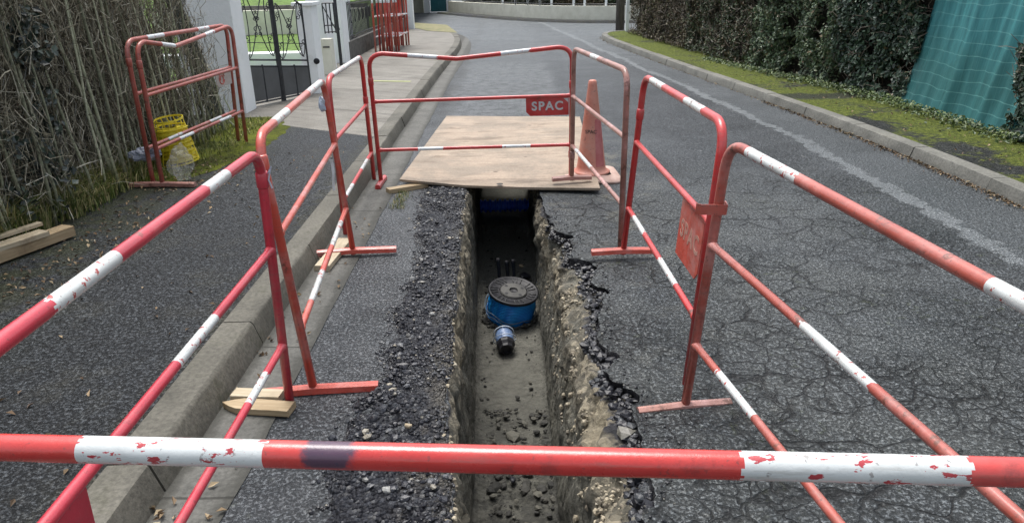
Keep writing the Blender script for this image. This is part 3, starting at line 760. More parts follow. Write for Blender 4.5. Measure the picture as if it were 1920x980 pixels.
# bundle by the far gate
for k in range(9):
    x=-2.64+.055*k+random.uniform(-.01,.01); y=15.4+random.uniform(-.12,.12); z=.116
    dx=random.uniform(.02,.05); 
    barrier('one of the spare barriers standing packed together by the iron fence',V(x,y,z+1.05),V(x-.01,y,z),V(x+dx,y+1.4,z+1.02),V(x+dx,y+1.4,z),['orange','red','orange','brown'][k%4],'whitec',
       detail=0,r=.02,group='spare barriers packed together by the iron fence',flen=.3,feet=(0,0),bt=((-.16,.25),(.6,.9)),bm=((0,.25),(.6,1)),bl=((0,.3),(.6,.9)))
# ties
def crumple(name,c,size,mat,label,cat,seed=1,parent=None,z0=None,n=20):
    mb=MB(); rows=[]
    for i in range(n+1):
        th=math.pi*i/n; row=[]
        for j in range(n*2):
            ph=math.pi*j/n; d=V(math.sin(th)*math.cos(ph),math.sin(th)*math.sin(ph),math.cos(th))
            r_=1+.45*fr(d.x+seed,d.y,d.z,1.3,3)+.05*nz(d.x,d.y+seed,d.z,5)
            p=V(c[0]+d.x*size[0]*r_,c[1]+d.y*size[1]*r_,c[2]+d.z*size[2]*r_)
            if z0 is not None: p.z=max(p.z,z0)
            row.append(p)
        rows.append(row)
    mb.grid(rows,close=True); o=mb.build(name,mat)
    return tag(o,label,cat)
pb=NT('clear_plastic'); M['clear']=pb.done(pb.ramp(pb.noise(9,4,.6),[(.3,(.45,.45,.42)),(.7,(.75,.75,.72))]),.22,pb.bump(pb.noise(25,5,.7),.8,.01))
pb.b.inputs['Alpha'].default_value=.24
M['greybag']=simple('grey_plastic',(.16,.18,.24),(.42,.45,.52),11,.35,.8,.01)
M['tape']=simple('pale_tape',(.30,.36,.46),(.55,.62,.70),30,.3,.6,.004)
p=aty(609,196,4.0)
crumple('tape_wrap',p,(.030,.026,.042),M['tape'],'crumpled pale blue tape wrapped round the far post of the second left barrier','tape',5,n=12)
p=aty(503,325,2.43); mb=MB()
for s_k in (-1,1): mb.tube([p+V(0,-.02,0),p+V(.012*s_k,-.028,.012),p+V(.02*s_k,-.024,.03),p+V(.008*s_k,-.03,-.015),p+V(.016*s_k,-.03,-.045)],.0028,6)
tag(mb.build('cable_tie',M['tape']),'frayed white string tied at the corner of the pinkish left barrier','string')
p0=aty(621,300,4.3); mb=MB(); rows=[]
for i in range(12):
    t=i/11; c=p0+V(.004*math.sin(t*5),0,-.19*t); rows.append([c+V(-.008,0,0),c+V(.008,.004*math.sin(t*9),0)])
mb.grid(rows); o=mb.build('tape_strip',[M['whitec']]); o.modifiers.new('s','SOLIDIFY').thickness=.0015
tag(o,'thin white and red tape strip hanging beside the third left barrier','tape')

# ------------------------------------------------------------------ board, wood, cone
M['ply']=None
n=NT('plywood'); v=n.vmath('MULTIPLY',n.pos,(2.2,26,10)); x=n.noise(1.,6,.65,v,.8)
c=n.ramp(x,[(.3,(.27,.205,.15)),(.5,(.335,.262,.195)),(.7,(.41,.33,.25))])
bigp=n.noise(1.6,5,.7); c=n.mix(n.math('MULTIPLY',n.mr(bigp,.42,.6),.7),c,(.21,.175,.135))
dd=n.mr(n.noise(1.,5,.75,n.vmath('MULTIPLY',n.pos,(2.2,6,3))),.56,.68); c=n.mix(n.math('MULTIPLY',dd,.6),c,(.13,.09,.055))
kn=n.mr(n.voro(2.4,'F1','Distance'),.045,.07,1,0); c=n.mix(n.math('MULTIPLY',kn,.75),c,(.06,.035,.02))
mu=n.mr(n.noise(1.,5,.7,n.vmath('MULTIPLY',n.pos,(1.6,4.5,1))),.54,.66); c=n.mix(n.math('MULTIPLY',mu,.6),c,(.15,.11,.075)); gr_=n.noise(60,4,.7); c=n.mix(1.,c,n.ramp(gr_,[(.3,(.8,.8,.8)),(.7,(1.15,1.15,1.15))]),'MULTIPLY')
M['ply']=n.done(c,.62,n.bump(n.noise(1,4,.6,n.vmath('MULTIPLY',n.pos,(5,70,20))),.25,.003),.3)
mb=MB(); zb=.03
corn=[at(750,345,zb),at(1125,357,zb),at(1087,222,zb),at(838,220,zb)]
N=24; top=[];bot=[]
for i in range(N+1):
    t=i/N; a=corn[0].lerp(corn[3],t); b=corn[1].lerp(corn[2],t); top.append([]);bot.append([])
    for j in range(N+1):
        p=a.lerp(b,j/N); zz=.012*math.sin(math.pi*j/N)*(1-t)*-1+.004*nz(p.x,p.y,0,2)+(.012 if j==0 else 0)*0
        zz+= .02*(1-t)*max(0,1-j/N*3)
        top[-1].append(V(p.x,p.y,zb+.018+zz)); bot[-1].append(V(p.x,p.y,zb+zz))
mb.grid(top); mb.grid([r_[::-1] for r_ in bot])
def rim(g): return [g[0][j] for j in range(N+1)]+[g[i][N] for i in range(1,N+1)]+[g[N][j] for j in range(N-1,-1,-1)]+[g[i][0] for i in range(N-1,0,-1)]
mb.grid([rim(bot),rim(top)],close=True)
brd=mb.build('plywood_board',M['ply']); tag(brd,'large weathered plywood board bridging the far end of the trench','board')
mb=MB()
hc=at(937,348,zb+.02); mb.lathe(hc+V(0,.04,0),[(.0,.003),(.022,.003),(.026,.0015)],18); mb.build('hand_hole',simple('dark_hole',(.01,.008,.006),(.02,.015,.01)),brd)
M['pine']=wood_mat('pine_wood',(.28,.20,.11),(.46,.36,.23),(4,50,50))
M['pine2']=wood_mat('pale_pine_wood',(.36,.29,.19),(.52,.45,.33),(4,50,50))
def plank(name,a,b,wd,ht,label,mat='pine',z=None,roll=0,point=False,cat='wood piece',parent=None):
    # board between two ends, its mesh in its own frame so the grain follows it
    a=Vector(a);b=Vector(b); d=(b-a); L=d.length; x=d.normalized(); y=V(0,0,1).cross(x).normalized(); z_=x.cross(y)
    y,z_=y*math.cos(roll)+z_*math.sin(roll),z_*math.cos(roll)-y*math.sin(roll)
    mb=MB(); rows=[]
    for k in range(9):
        t=k/8; s=(max(.04,min(1,t*5)) if point else 1)
        rows.append([V(t*L,yy*s+.002*nz(t*3,yy*30,zz*30),zz) for yy,zz in ((-wd/2,0),(wd/2,0),(wd/2,ht),(-wd/2,ht))])
    mb.grid(rows,close=True); mb.face([0,1,2,3]); mb.face([32,33,34,35][::-1])
    o=mb.build(name,M[mat]); o.matrix_world=frameM(a,x,y,z_); bevel(o,.002)
    if parent: o.parent=parent
    else: tag(o,label,cat)
    return o
plank('wood_block',at(727,362,0),at(800,350,0),.07,.034,'short square wood block propping the left corner of the plywood board')
plank('wood_wedge',at(604,508,.008),at(648,455,.008),.085,.03,'pale wooden batten in the gutter under the far foot of the second left barrier','pine2')
plank('wood_wedge',at(420,764,.008),at(548,772,.008),.07,.026,'pointed wooden stake lying in front, under the near foot of the second left barrier',point=True)
plank('wood_wedge',at(440,745,.008),at(530,748,.008),.06,.028,'plain wooden wedge behind the pointed stake, under the same barrier foot','pine2')
zz=.122
plank('timber_offcut',at(-60,510,zz),at(131,440,zz),.10,.06,'long lowest timber offcut lying on the grass edge at far left')
plank('timber_offcut',at(-60,487,zz+.06),at(84,440,zz+.06),.09,.028,'short pale timber offcut resting on top of the long one at far left','pine2')
plank('timber_offcut',at(-60,466,zz+.09),at(76,422,zz+.09),.045,.02,'narrow timber batten topmost on the offcut pile at far left','pine2')
# cone
n=NT('faded_orange_plastic'); c=n.ramp(n.noise(5,5,.7),[(.3,(.47,.15,.10)),(.7,(.60,.29,.22))]); z_o=n.xyz(n.obj)
c=n.mix(n.math('MULTIPLY',n.mr(n.noise(8,6,.75),.52,.7),.5),c,(.42,.3,.25)); c=n.mix(n.math('MULTIPLY',n.mr(n.noise(30,4,.7),.6,.7),.5),c,(.1,.06,.05))
M['cone']=n.done(c,.55,n.bump(n.noise(40,4,.6),.2,.002))
n=NT('faded_red_sleeve'); c=n.ramp(n.noise(7,5,.7),[(.3,(.42,.09,.09)),(.7,(.55,.22,.21))]); M['sleeve']=n.done(c,.6)
M['conebase']=simple('dirty_cone_base',(.40,.24,.19),(.60,.44,.37),12,.6)
bc=at(1108,333,.0); zt=.0; top_=aty(1113,150,bc.y)
Hc=top_.z
root=empty('traffic_cone',(bc.x,bc.y,0),'tall faded orange traffic cone beside the plywood board','traffic cone')
mb=MB(); mb.lathe((bc.x,bc.y,0),[(.145,.045),(.15,.055),(.138,.065),(.118,.075),(.112,.10),(.034,Hc-.035),(.030,Hc-.008),(.022,Hc),(0,Hc)],40); cb=mb.build('cone_body',M['cone'],root,smooth=True)
mb=MB()
def sl(z): return lerp(.112,.034,(z-.10)/(Hc-.135))+.0015
rows=[]
for k in range(24):
    z=.11+(Hc*.62-.11)*k/23; rows.append([V(bc.x+math.cos(a)*sl(z),bc.y+math.sin(a)*sl(z),z) for a in np.linspace(-1.35,-.35-.2*math.sin(z*9),14)])
mb.grid(rows); mb.build('worn_sleeve',M['sleeve'],cb,smooth=True)
mb=MB(); pr=[]
for k in range(48):
    a=2*math.pi*k/48+.3; q=1/max(abs(math.cos(a-.3+.2)),abs(math.sin(a-.3+.2))); q=min(q,1.25); pr.append((a,q))
rows=[[V(bc.x+math.cos(a)*q*R_,bc.y+math.sin(a)*q*R_,z+.012*max(0,math.cos(a+2.5))+.01*(R_>.2)*math.sin(a*2)) for a,q in pr] for R_,z in ((.215,.008),(.222,.014),(.218,.028),(.155,.036),(.14,.05))]
mb.grid(rows,close=True); mb.build('cone_base',M['conebase'],root,smooth=True)
a_=-1.75; zt=.38; rr=sl(zt)+.001; o_=V(math.cos(a_),math.sin(a_),0); tx_=V(-math.sin(a_),math.cos(a_),0); upv=(V(0,0,1)-o_*.14*-1*-1).normalized()
upv=(V(0,0,1)-o_*(.078/(Hc-.135))).normalized(); nn=tx_.cross(upv)
text_mesh('lettering','SPAC',.038,simple('dark_lettering',(.04,.03,.03),(.08,.06,.05)),cb,frameM(V(bc.x,bc.y,zt)+o_*(rr+.002)-Vector(root.location),tx_,upv,nn),.0008,1.0,.0005)

# ------------------------------------------------------------------ reels in the trench
rc=V(-.024,4.70,FZ)
n=NT('blue_cable'); wv=n.math('SINE',n.math('MULTIPLY',n.xyz(n.obj)[2],520.)); c=n.mix(n.mr(wv,-1,1,.0,1.),(.004,.17,.62),(.02,.40,.92)); M['blue']=n.done(c,.35,n.bump(wv,.5,.004),.5)
M['bluetube']=simple('blue_tube',(.01,.13,.42),(.02,.2,.55),10,.3)
M['blacktube']=simple('thin_grey_tube',(.05,.09,.13),(.14,.2,.26),10,.35)
M['flange']=simple('grey_flange_plate',(.07,.07,.068),(.12,.118,.11),9,.75,spec=.2)
M['black']=simple('black_plastic',(.008,.008,.010),(.026,.026,.03),15,.5,spec=.3)
root=empty('cable_reel',rc,'large reel of bright blue cable with a black and grey flange, standing in the trench','cable reel')
tilt=Matrix.Rotation(.17,3,'X')@Matrix.Rotation(.13,3,'Y')
def W_(p): return rc+tilt@Vector(p)
Rf=.178; Hh=.225
mb=MB(); mb.lathe(rc,[(0,.0),(Rf,0),(Rf,.012),(0,.012)],48,tilt); mb.build('lower_flange',M['black'],root)
mb=MB()
pr=[]
for k in range(61):
    z=.012+(Hh-.02)*k/60; pr.append((.152+.004*math.sin(k*1.7)+.002*random.random()+.012*math.sin(math.pi*k/60),z))
mb.lathe(rc,pr,56,tilt); mb.build('wound_cable',M['blue'],root,smooth=True)
mb=MB(); mb.lathe(rc,[(0,Hh-.012),(Rf-.004,Hh-.012),(Rf,Hh-.006),(Rf,Hh+.008),(Rf-.012,Hh+.012),(Rf-.02,Hh+.002),(.10,Hh+.0)],56,tilt); 
for k in range(28):
    a=2*math.pi*k/28
    if k%4==0: continue
    mb.tube([W_((math.cos(a)*.108,math.sin(a)*.108,Hh+.003)),W_((math.cos(a+.06)*(Rf-.014),math.sin(a+.06)*(Rf-.014),Hh+.006))],.0028,6,mi=1)
uf=mb.build('upper_flange',[M['black'],simple('grey_ribs',(.03,.03,.03),(.07,.07,.07),9,.5)],root,smooth=True)
mb=MB(); mb.lathe(rc,[(.028,Hh+.003),(.03,Hh+.010),(.088,Hh+.010),(.094,Hh+.002)],48,tilt); mb.build('hub_plate',M['flange'],uf)
mb=MB(); mb.lathe(rc,[(0,Hh-.002),(.028,Hh+.001),(.031,Hh+.0115)],20,tilt)
for a in (.5,2.4,3.9,5.4):
    mb.lathe(W_((math.cos(a)*.07,math.sin(a)*.07,0)),[(0,Hh+.0113),(.012,Hh+.0113)],12,tilt)
mb.build('hub_holes',M['black'],uf)
for i,(r0,dz,ph,mt) in enumerate(((.19,.07,.0,'blacktube'),(.182,.035,.5,'blacktube'),(.176,.02,1.1,'bluetube'))):
    mb=MB(); P_=[]
    for k in range(50):
        a=2.4+3.9*k/49+ph*.2; rr=r0*(1-.12*abs(k/49-.25)); P_.append(W_((math.cos(a)*rr,math.sin(a)*rr,dz+.06*(1-k/49)**2+.012*math.sin(k*.4))))
    mb.tube(P_,.0032,7); mb.build('loose_cable',M[mt],root,smooth=True)
# small reel lying in front
sc=at(946,634,-.685); sc.z=FZ; root=empty('cord_spool',sc,'small spool of silvery blue cord with a black end, in front of the blue reel','spool')
tl=Matrix.Rotation(.12,3,'Z')@Matrix.Rotation(math.radians(104),3,'X'); c0=sc+V(0,.0,.075)
mb=MB(); pr=[(0,-.045)]+[(.057+.0022*math.sin(k*2.2),-.045+.09*k/20) for k in range(21)]+[(0,.045)]
mb.lathe(c0,pr,32,tl); mb.build('wound_cord',simple('silver_blue_cord',(.07,.11,.22),(.22,.32,.5),20,.35,.6,.004),root,smooth=True)
mb=MB(); mb.lathe(c0,[(.058,.046),(.062,.050),(.060,.072),(.048,.092),(.044,.110),(.03,.112),(.028,.100),(0,.098)],9,tl); kb=mb.build('black_end',M['black'],root)
mb=MB(); mb.lathe(c0,[(.066,-.05),(.07,-.047),(.066,-.043)],28,tl); 
P_=[c0+tl@V(math.cos(a)*.074,math.sin(a)*.074,.01+.03*math.sin(a)) for a in np.linspace(0,6.2,30)]; mb.tube(P_,.003,6); mb.build('loose_cord',M['tape'],root,smooth=True)
# black pegs behind the big reel
for i,(px_,lb) in enumerate(((935,'left black peg sticking up behind the blue reel'),(951,'middle black peg sticking up behind the blue reel'),(963,'right black peg sticking up behind the blue reel'))):
    p=at(px_,512,-.58); mb=MB(); h_=(.12,.1,.11)[i]; mb.tube([V(p.x,p.y,-.66),V(p.x+.004,p.y,-.58),V(p.x-.002,p.y,-.58+h_*.8),V(p.x,p.y,-.58+h_)],lambda t:.013 if t<.8 else .016,8)
    mb.tube([V(p.x,p.y,FZ),V(p.x,p.y,-.65)],.02,8); tag(mb.build('peg',M['black'],smooth=True),lb,'peg')
stone(978,500,-.66,.03,'stonetan','pale crumbly stone on the trench floor right of the black pegs')
stone(985,520,-.72,.05,'tarrock','black lump behind the right edge of the blue reel')
# blue corrugated pipe crossing beneath the board
pc=at(945,392,-.70); mb=MB(); P_=[]; 
prf=lambda t:.058+.009*(1 if int(t*22)%2 else -1)
P_=[V(lerp(-.34,.21,k/88),pc.y,-.66) for k in range(89)]
mb.tube(P_,prf,20); tag(mb.build('corrugated_pipe',simple('blue_corrugated_plastic',(.02,.10,.75),(.04,.18,.9),8,.35)),'blue corrugated pipe crossing the trench in the dark under the board','pipe')

# ------------------------------------------------------------------ leaves, grass and hedges
def leaf_cloud(mb,pts,nrm,size,jit=.7,wide=.6,fold=.25):
    # pts Nx3, nrm Nx3 ; two-triangle folded leaves
    N=len(pts); nrm=nrm+rng.normal(0,jit,(N,3)); nrm/=np.linalg.norm(nrm,axis=1,keepdims=True)
    t=rng.normal(0,1,(N,3)); t-= (t*nrm).sum(1,keepdims=True)*nrm; t/=np.linalg.norm(t,axis=1,keepdims=True)
    b=np.cross(nrm,t); s=(size*rng.uniform(.6,1.3,N))[:,None] if np.isscalar(size) else size[:,None]
    a=pts-t*s*.5; c=pts+t*s*.5; w1=pts+b*s*wide*.5+nrm*s*fold*.4-t*s*.08; w2=pts-b*s*wide*.5+nrm*s*fold*.4-t*s*.08
    n0=len(mb.v); vv=np.stack([a,w1,c,w2],1).reshape(-1,3); mb.v+= [tuple(v) for v in vv.tolist()]
    for i in range(N):
        k=n0+4*i; mb.f.append((k,k+1,k+2)); mb.f.append((k,k+2,k+3)); mb.mi+=[0,0]
def along(path,s):
    P=[Vector(p) for p in path]; L=[0]
    for a,b in zip(P,P[1:]): L.append(L[-1]+(b-a).length)
    x=np.interp(s*L[-1],L,[p.x for p in P]); y=np.interp(s*L[-1],L,[p.y for p in P]); return x,y,L[-1]
def hedge_right(label,path,H,Nleaf,size,mat,twigm,Ntw,depth=.16,z0=.1,wob=.14,patch=None,category='hedge',name='hedge',thick=1.0,leafden=.0):
    x0,y0=path[0]; root=empty(name,(x0,y0,z0),label,category)
    s=rng.random(Nleaf*2); z=rng.random(Nleaf*2)**.95*H; x,y,L=along(path,s)
    dx,dy=path[-1][0]-path[0][0],path[-1][1]-path[0][1]; l=math.hypot(dx,dy); nx,ny=-dy/l,dx/l      # towards the road
    if nx>0: nx,ny=-nx,-ny
    bul=np.array([wob*noise.fractal(V(a*1.3,b*1.3,c*1.3),1,2,3)+.05*noise.noise(V(a*6,b*6,c*6)) for a,b,c in zip(x,y,z)])
    dens=np.array([noise.noise(V(a*4,b*4,c*4+9)) for a,b,c in zip(x,y,z)])
    keep=(dens>-.28+leafden+.2*rng.random(len(x)))
    x,y,z,bul=x[keep][:Nleaf],y[keep][:Nleaf],z[keep][:Nleaf],bul[keep][:Nleaf]
    dep=rng.random(len(x))**1.5*depth-bul+.02*(z/H)
    sl_=np.clip((.25-z)/.25,0,1)*-.10
    dep=dep+sl_*rng.random(len(x))
    pts=np.stack([x-nx*dep,y-ny*dep,z+z0+.02],1); nr=np.tile([nx,ny,.45],(len(x),1))
    mb=MB(); leaf_cloud(mb,pts,nr,size,.65); mb.build('leaves',mat,root)
    # woody core
    mb=MB(); rows=[]
    for k in range(int(L/.15)+1):
        xx,yy,_=along(path,k*.15/L if k*.15<L else 1.); row=[]
        for q in np.linspace(0,1,16):
            d_=depth+.08+.05*nz(float(xx),float(yy),q*H,3)-wob*fr(float(xx),float(yy),q*H,1.3,3); row.append(V(xx-nx*d_,yy-ny*d_,z0-.02+q*(H-.12)))
        xx2,yy2=float(xx)-nx*thick,float(yy)-ny*thick; row.append(V(xx2,yy2,z0+H-.15)); row.append(V(xx2,yy2,z0-.02)); rows.append(row)
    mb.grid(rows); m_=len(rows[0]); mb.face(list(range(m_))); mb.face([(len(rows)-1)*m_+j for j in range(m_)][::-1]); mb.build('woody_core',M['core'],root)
    mb=MB()
    for k in range(Ntw):
        xx,yy,_=along(path,rng.random()); z=rng.random()*H; d_=random.uniform(.0,depth+.05)-wob*fr(float(xx),float(yy),z,1.3,3)
        p=V(xx-nx*d_,yy-ny*d_,z0+z); d=V(random.gauss(0,.5)+nx*.15,random.gauss(0,.8),random.gauss(.5,.6)).normalized(); l2=random.uniform(.06,.22)
        mid_=p+d*l2*.5+V(*(random.gauss(0,.02) for _ in range(3))); mb.tube([p,mid_,p+d*l2],lambda t:.0032*(1-.6*t)+.001,3,cap=False)
    tag(mb.build('twigs',twigm,root),kind='stuff')
    return root
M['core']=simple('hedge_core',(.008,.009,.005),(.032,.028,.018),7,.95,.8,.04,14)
M['twig']=rock_mat('brown_twigs',[(0,(.07,.05,.035)),(.6,(.15,.12,.09)),(1,(.28,.25,.2))],.8)
ivy=leaf_mat('ivy_leaves',[(0,(.010,.022,.015)),(.4,(.024,.050,.032)),(.75,(.048,.09,.055)),(.93,(.07,.11,.07)),(1,(.14,.10,.06))],.45)
lau=leaf_mat('hedge_leaves',[(0,(.018,.036,.018)),(.4,(.045,.085,.038)),(.8,(.09,.13,.06)),(.95,(.12,.14,.075)),(1,(.15,.10,.06))],.5)
mixl=leaf_mat('green_brown_leaves',[(0,(.03,.022,.014)),(.25,(.03,.045,.018)),(.75,(.06,.09,.035)),(.88,(.13,.085,.05)),(1,(.19,.15,.10))],.5)
brn=leaf_mat('brown_leaves',[(0,(.03,.022,.014)),(.35,(.07,.052,.032)),(.65,(.11,.08,.05)),(.85,(.06,.08,.03)),(1,(.19,.15,.10))],.6)
Hh_=2.1
hedge_right('glossy dark ivy hedge left of the green netting',[(4.34,8.05),(4.26,8.8),(4.15,9.5)],Hh_,10500,.062,ivy,M['twig'],450)
hedge_right('dense green clipped hedge between the ivy and the brown twiggy stretch',[(4.15,9.5),(3.96,10.6),(3.75,11.8)],Hh_,17000,.052,lau,M['twig'],350,wob=.10)
hedge_right('sparse hedge stretch with mixed brown and green leaves behind the verge',[(3.75,11.8),(3.45,14.6)],Hh_,18000,.05,mixl,M['twig'],1500,depth=.14,wob=.08,leafden=.0)
hedge_right('farthest brown clipped beech hedge ending by the utility pole',[(3.45,14.6),(3.08,19.0)],Hh_,20000,.05,brn,M['twig'],1500,depth=.12,wob=.05)
hedge_right('ivy clump at the right edge of the picture, beside the green netting',[(4.62,4.0),(4.48,5.2),(4.38,6.05)],1.9,10000,.07,ivy,M['twig'],700,name='ivy_bush',category='ivy')
hedge_right('low ivy hump overlapping the right foot of the green netting',[(4.30,5.7),(4.33,6.35)],.75,2400,.06,ivy,M['twig'],120,name='ivy_bush',category='ivy',thick=.35,depth=.12)
# green netting
n=NT('green_netting'); X,Y,Z=n.xyz()
wob=n.math('MULTIPLY',n.math('SUBTRACT',n.noise(2.2,3,.5),.5),.10)
c=n.ramp(n.noise(3,5,.7,n.vmath('MULTIPLY',n.pos,(2,5,.6))),[(.3,(.018,.115,.13)),(.7,(.055,.24,.255))])
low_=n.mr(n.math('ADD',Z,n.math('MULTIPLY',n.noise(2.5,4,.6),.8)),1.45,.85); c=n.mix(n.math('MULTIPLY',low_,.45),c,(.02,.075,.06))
zl=n.math('PINGPONG',n.math('ADD',Z,wob),.058); ln=n.mr(zl,.0,.006,1,0); yl_=n.math('PINGPONG',n.math('ADD',Y,n.math('MULTIPLY',n.noise(3,2,.5),.02)),.035); l2=n.mr(yl_,.0,.0025,.35,0)
c=n.mix(n.math('MULTIPLY',n.math('MAXIMUM',ln,l2),.55),c,(.16,.38,.36))
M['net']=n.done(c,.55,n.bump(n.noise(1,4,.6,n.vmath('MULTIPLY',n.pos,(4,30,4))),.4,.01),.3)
root=empty('netting_screen',(4.45,7.3,.1),'teal green windbreak netting hanging in folds between ivy and hedge','netting')
mb=MB(); rows=[]
for i in range(60):
    t=i/59; row=[]
    for j in range(140):
        s=j/139; y=5.6+2.57*s+ (.0-.55*(s-.2))*(t*.35)
        fold=.05*math.sin(s*26+3*nz(s*2,7))*(.6+.4*nz(s*7,3)) + .01*math.sin(s*29+1.2*math.sin(t*2)+2*nz(s*3,t))*(.45+.55*t)+.012*math.sin(s*83+t*2)+.05*abs(nz(s*9+t,t*.6,3))+.04*nz(s*6,t*1.5)
        x=4.42-.05*s+.22*t+fold*.8+ (.05*(1-t)**6)*-1
        row.append(V(x,y,.10+2.1*t))
    rows.append(row)
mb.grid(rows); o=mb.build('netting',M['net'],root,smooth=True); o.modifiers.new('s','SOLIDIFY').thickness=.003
mb=MB()
for y in (5.7,6.9,8.1): mb.tube([V(4.85,y,0),V(4.85,y,2.2)],.03,8)
mb.tube([V(4.85,6.1,2.15),V(4.85,8.1,2.15)],.012,6); mb.build('post_frame',simple('fence_post',(.08,.08,.07),(.15,.15,.13)),root)
# small weeds at the foot of netting and hedges
wd=leaf_mat('weed_leaves',[(0,(.02,.045,.012)),(.5,(.06,.10,.025)),(1,(.13,.17,.05))],.5)
mb=MB(); N=3200; s=rng.random(N); x=np.interp(6+s*7,[6,8,9,11.5,13],[4.3,4.26,4.14,3.72,3.5])-np.abs(rng.normal(0,.09,N)); y=6+s*7; 
pts=np.stack([x,y,.10+rng.random(N)*.09*np.clip(1-np.abs(x-4.2),.2,1)],1); leaf_cloud(mb,pts,np.tile([-.4,-.2,.8],(N,1)),.035,.6)
tag(mb.build('weeds',wd),'small green weeds along the foot of the right hedge and netting','weeds',kind='stuff')
# fallen leaves in the right gutter and on the verge
dl=leaf_mat('dead_leaves',[(0,(.05,.03,.018)),(.5,(.14,.09,.05)),(.85,(.28,.2,.12)),(1,(.42,.36,.26))],.7)
mb=MB(); P=resample(RK,.05); pts=[]
for k in range(1500):
    i=random.randrange(int(5/.05),len(P)-60) if random.random()<.35 else random.randrange(int(6.5/.05),int(12/.05)); p=P[i]; q=norm_left(P,i); o_=abs(random.gauss(0,.035))+.004
    pts.append((p.x+q.x*o_,p.y+q.y*o_,.006+random.random()*.012))
for k in range(420): 
    y=random.uniform(4.5,13); xr=float(np.interp(y,[4,6,8.2,11,13],[3.56,3.54,3.4,3.1,2.9])); pts.append((xr+random.random()**.8*1.0,y,.104+random.random()*.006))
N=len(pts); leaf_cloud(mb,np.array(pts),np.tile([0,0,1.],(N,1)),.028,.45,.55,.5)
tag(mb.build('fallen_leaves',dl),'small dead leaves gathered along the right kerb','fallen leaves',kind='stuff')
mb=MB(); pts=[]
for k in range(420): pts.append((random.uniform(-2.75,-2.2)+abs(random.gauss(0,.12)),random.uniform(3.2,6.2),.118+random.random()*.01))
for k in range(130): pts.append((random.uniform(-2.6,-1.3),random.uniform(1.5,6.5),.119))
for k in range(60): pts.append((random.uniform(-1.13,-.9),random.uniform(1.6,5),.012))
for k in range(12): pts.append((random.uniform(-1.12,-1.06),random.uniform(1.72,1.85),.02))
leaf_cloud(mb,np.array(pts),np.tile([0,0,1.],(len(pts),1)),.03,.4,.5,.5)
tag(mb.build('dead_leaf_litter',dl),'dead leaves and bits on the left pavement below the twiggy hedge','fallen leaves',kind='stuff')
# left grass and moss edge
def blades(mb,N,fx,h,wd_=.004,lean=.5):
    for k in range(N):
        x,y,z,hh=fx(); hh*=random.uniform(.5,1.2); a=random.uniform(0,6.28); ln=random.uniform(0,lean)*hh
        d=V(math.cos(a),math.sin(a),0); pd=V(-d.y,d.x,0)*wd_; p=V(x,y,z); m_=p+d*ln*.35+V(0,0,hh*.6); t_=p+d*ln*1.1+V(0,0,hh*random.uniform(.65,1))
        n0=len(mb.v); mb.v+=[tuple(p-pd),tuple(p+pd),tuple(m_+pd*.7),tuple(m_-pd*.7),tuple(t_)]; mb.f+=[(n0,n0+1,n0+2,n0+3),(n0+3,n0+2,n0+4)]; mb.mi+=[0,0]
gm=leaf_mat('grass_blades',[(0,(.05,.08,.018)),(.35,(.10,.15,.03)),(.6,(.20,.22,.07)),(.82,(.34,.30,.14)),(1,(.5,.42,.24))],.6)
def gx():
    y=random.uniform(2.6,5.6); x=-2.88-random.random()*.22+abs(random.gauss(0,.045))+.10*max(0,nz(0,y,0,1.6))*(y>4.5)-(.05 if y<4.5 else 0)
    cl_=max(0,nz(0,y,5,2.6)); return x,y,.11,lerp(.24+.22*cl_,.07,min(1,max(0,(x+2.95)/.25)))
mb=MB(); blades(mb,13000,gx,.2,.0035,.9)
def gx2():
    y=random.uniform(5.4,8.0); x=-2.62-random.random()*.35+abs(random.gauss(0,.10)); return x,y,.115,.05
blades(mb,1500,gx2,.1,.003,.8)
def gx3():
    y=random.uniform(4.9,5.35); x=-.80+random.gauss(0,.03); return x,y,.0,.03
blades(mb,260,gx3,.1,.002,.9)
tag(mb.build('grass',gm),'rough grass growing along the foot of the left hedge','grass',kind='stuff')
# moss apron: irregular low mat
mo=NT('moss_mat'); c=mo.ramp(mo.math('ADD',mo.math('MULTIPLY',mo.noise(22,5,.75),.5),mo.math('MULTIPLY',mo.noise(3,4,.7),.5)),[(.32,(.03,.027,.018)),(.47,(.06,.07,.015)),(.6,(.13,.15,.02)),(.75,(.22,.24,.04))]); M['moss']=mo.done(c,.95,mo.bump(mo.noise(60,4,.7),1.,.012),.1)
mb=MB(); rows=[]
for y in np.arange(5.3,8.1,.03):
    w_=interp(y,[(5.3,.05),(5.8,.3),(6.6,.42),(7.4,.40),(8.1,.2)])+.08*nz(0,y,0,4)+.03*nz(0,y,3,15)
    rows.append([V(-3.1+(w_+.48)*t,y,.112+.008*math.sin(math.pi*min(1,t*1.0))**.5+.004*nz(t*9,y,0,7)) for t in np.linspace(0,1,18)])
mb.grid(rows); tag(mb.build('moss_patch',M['moss'],smooth=True),'green moss patch on the pavement beneath the leaning barriers','moss',kind='stuff')

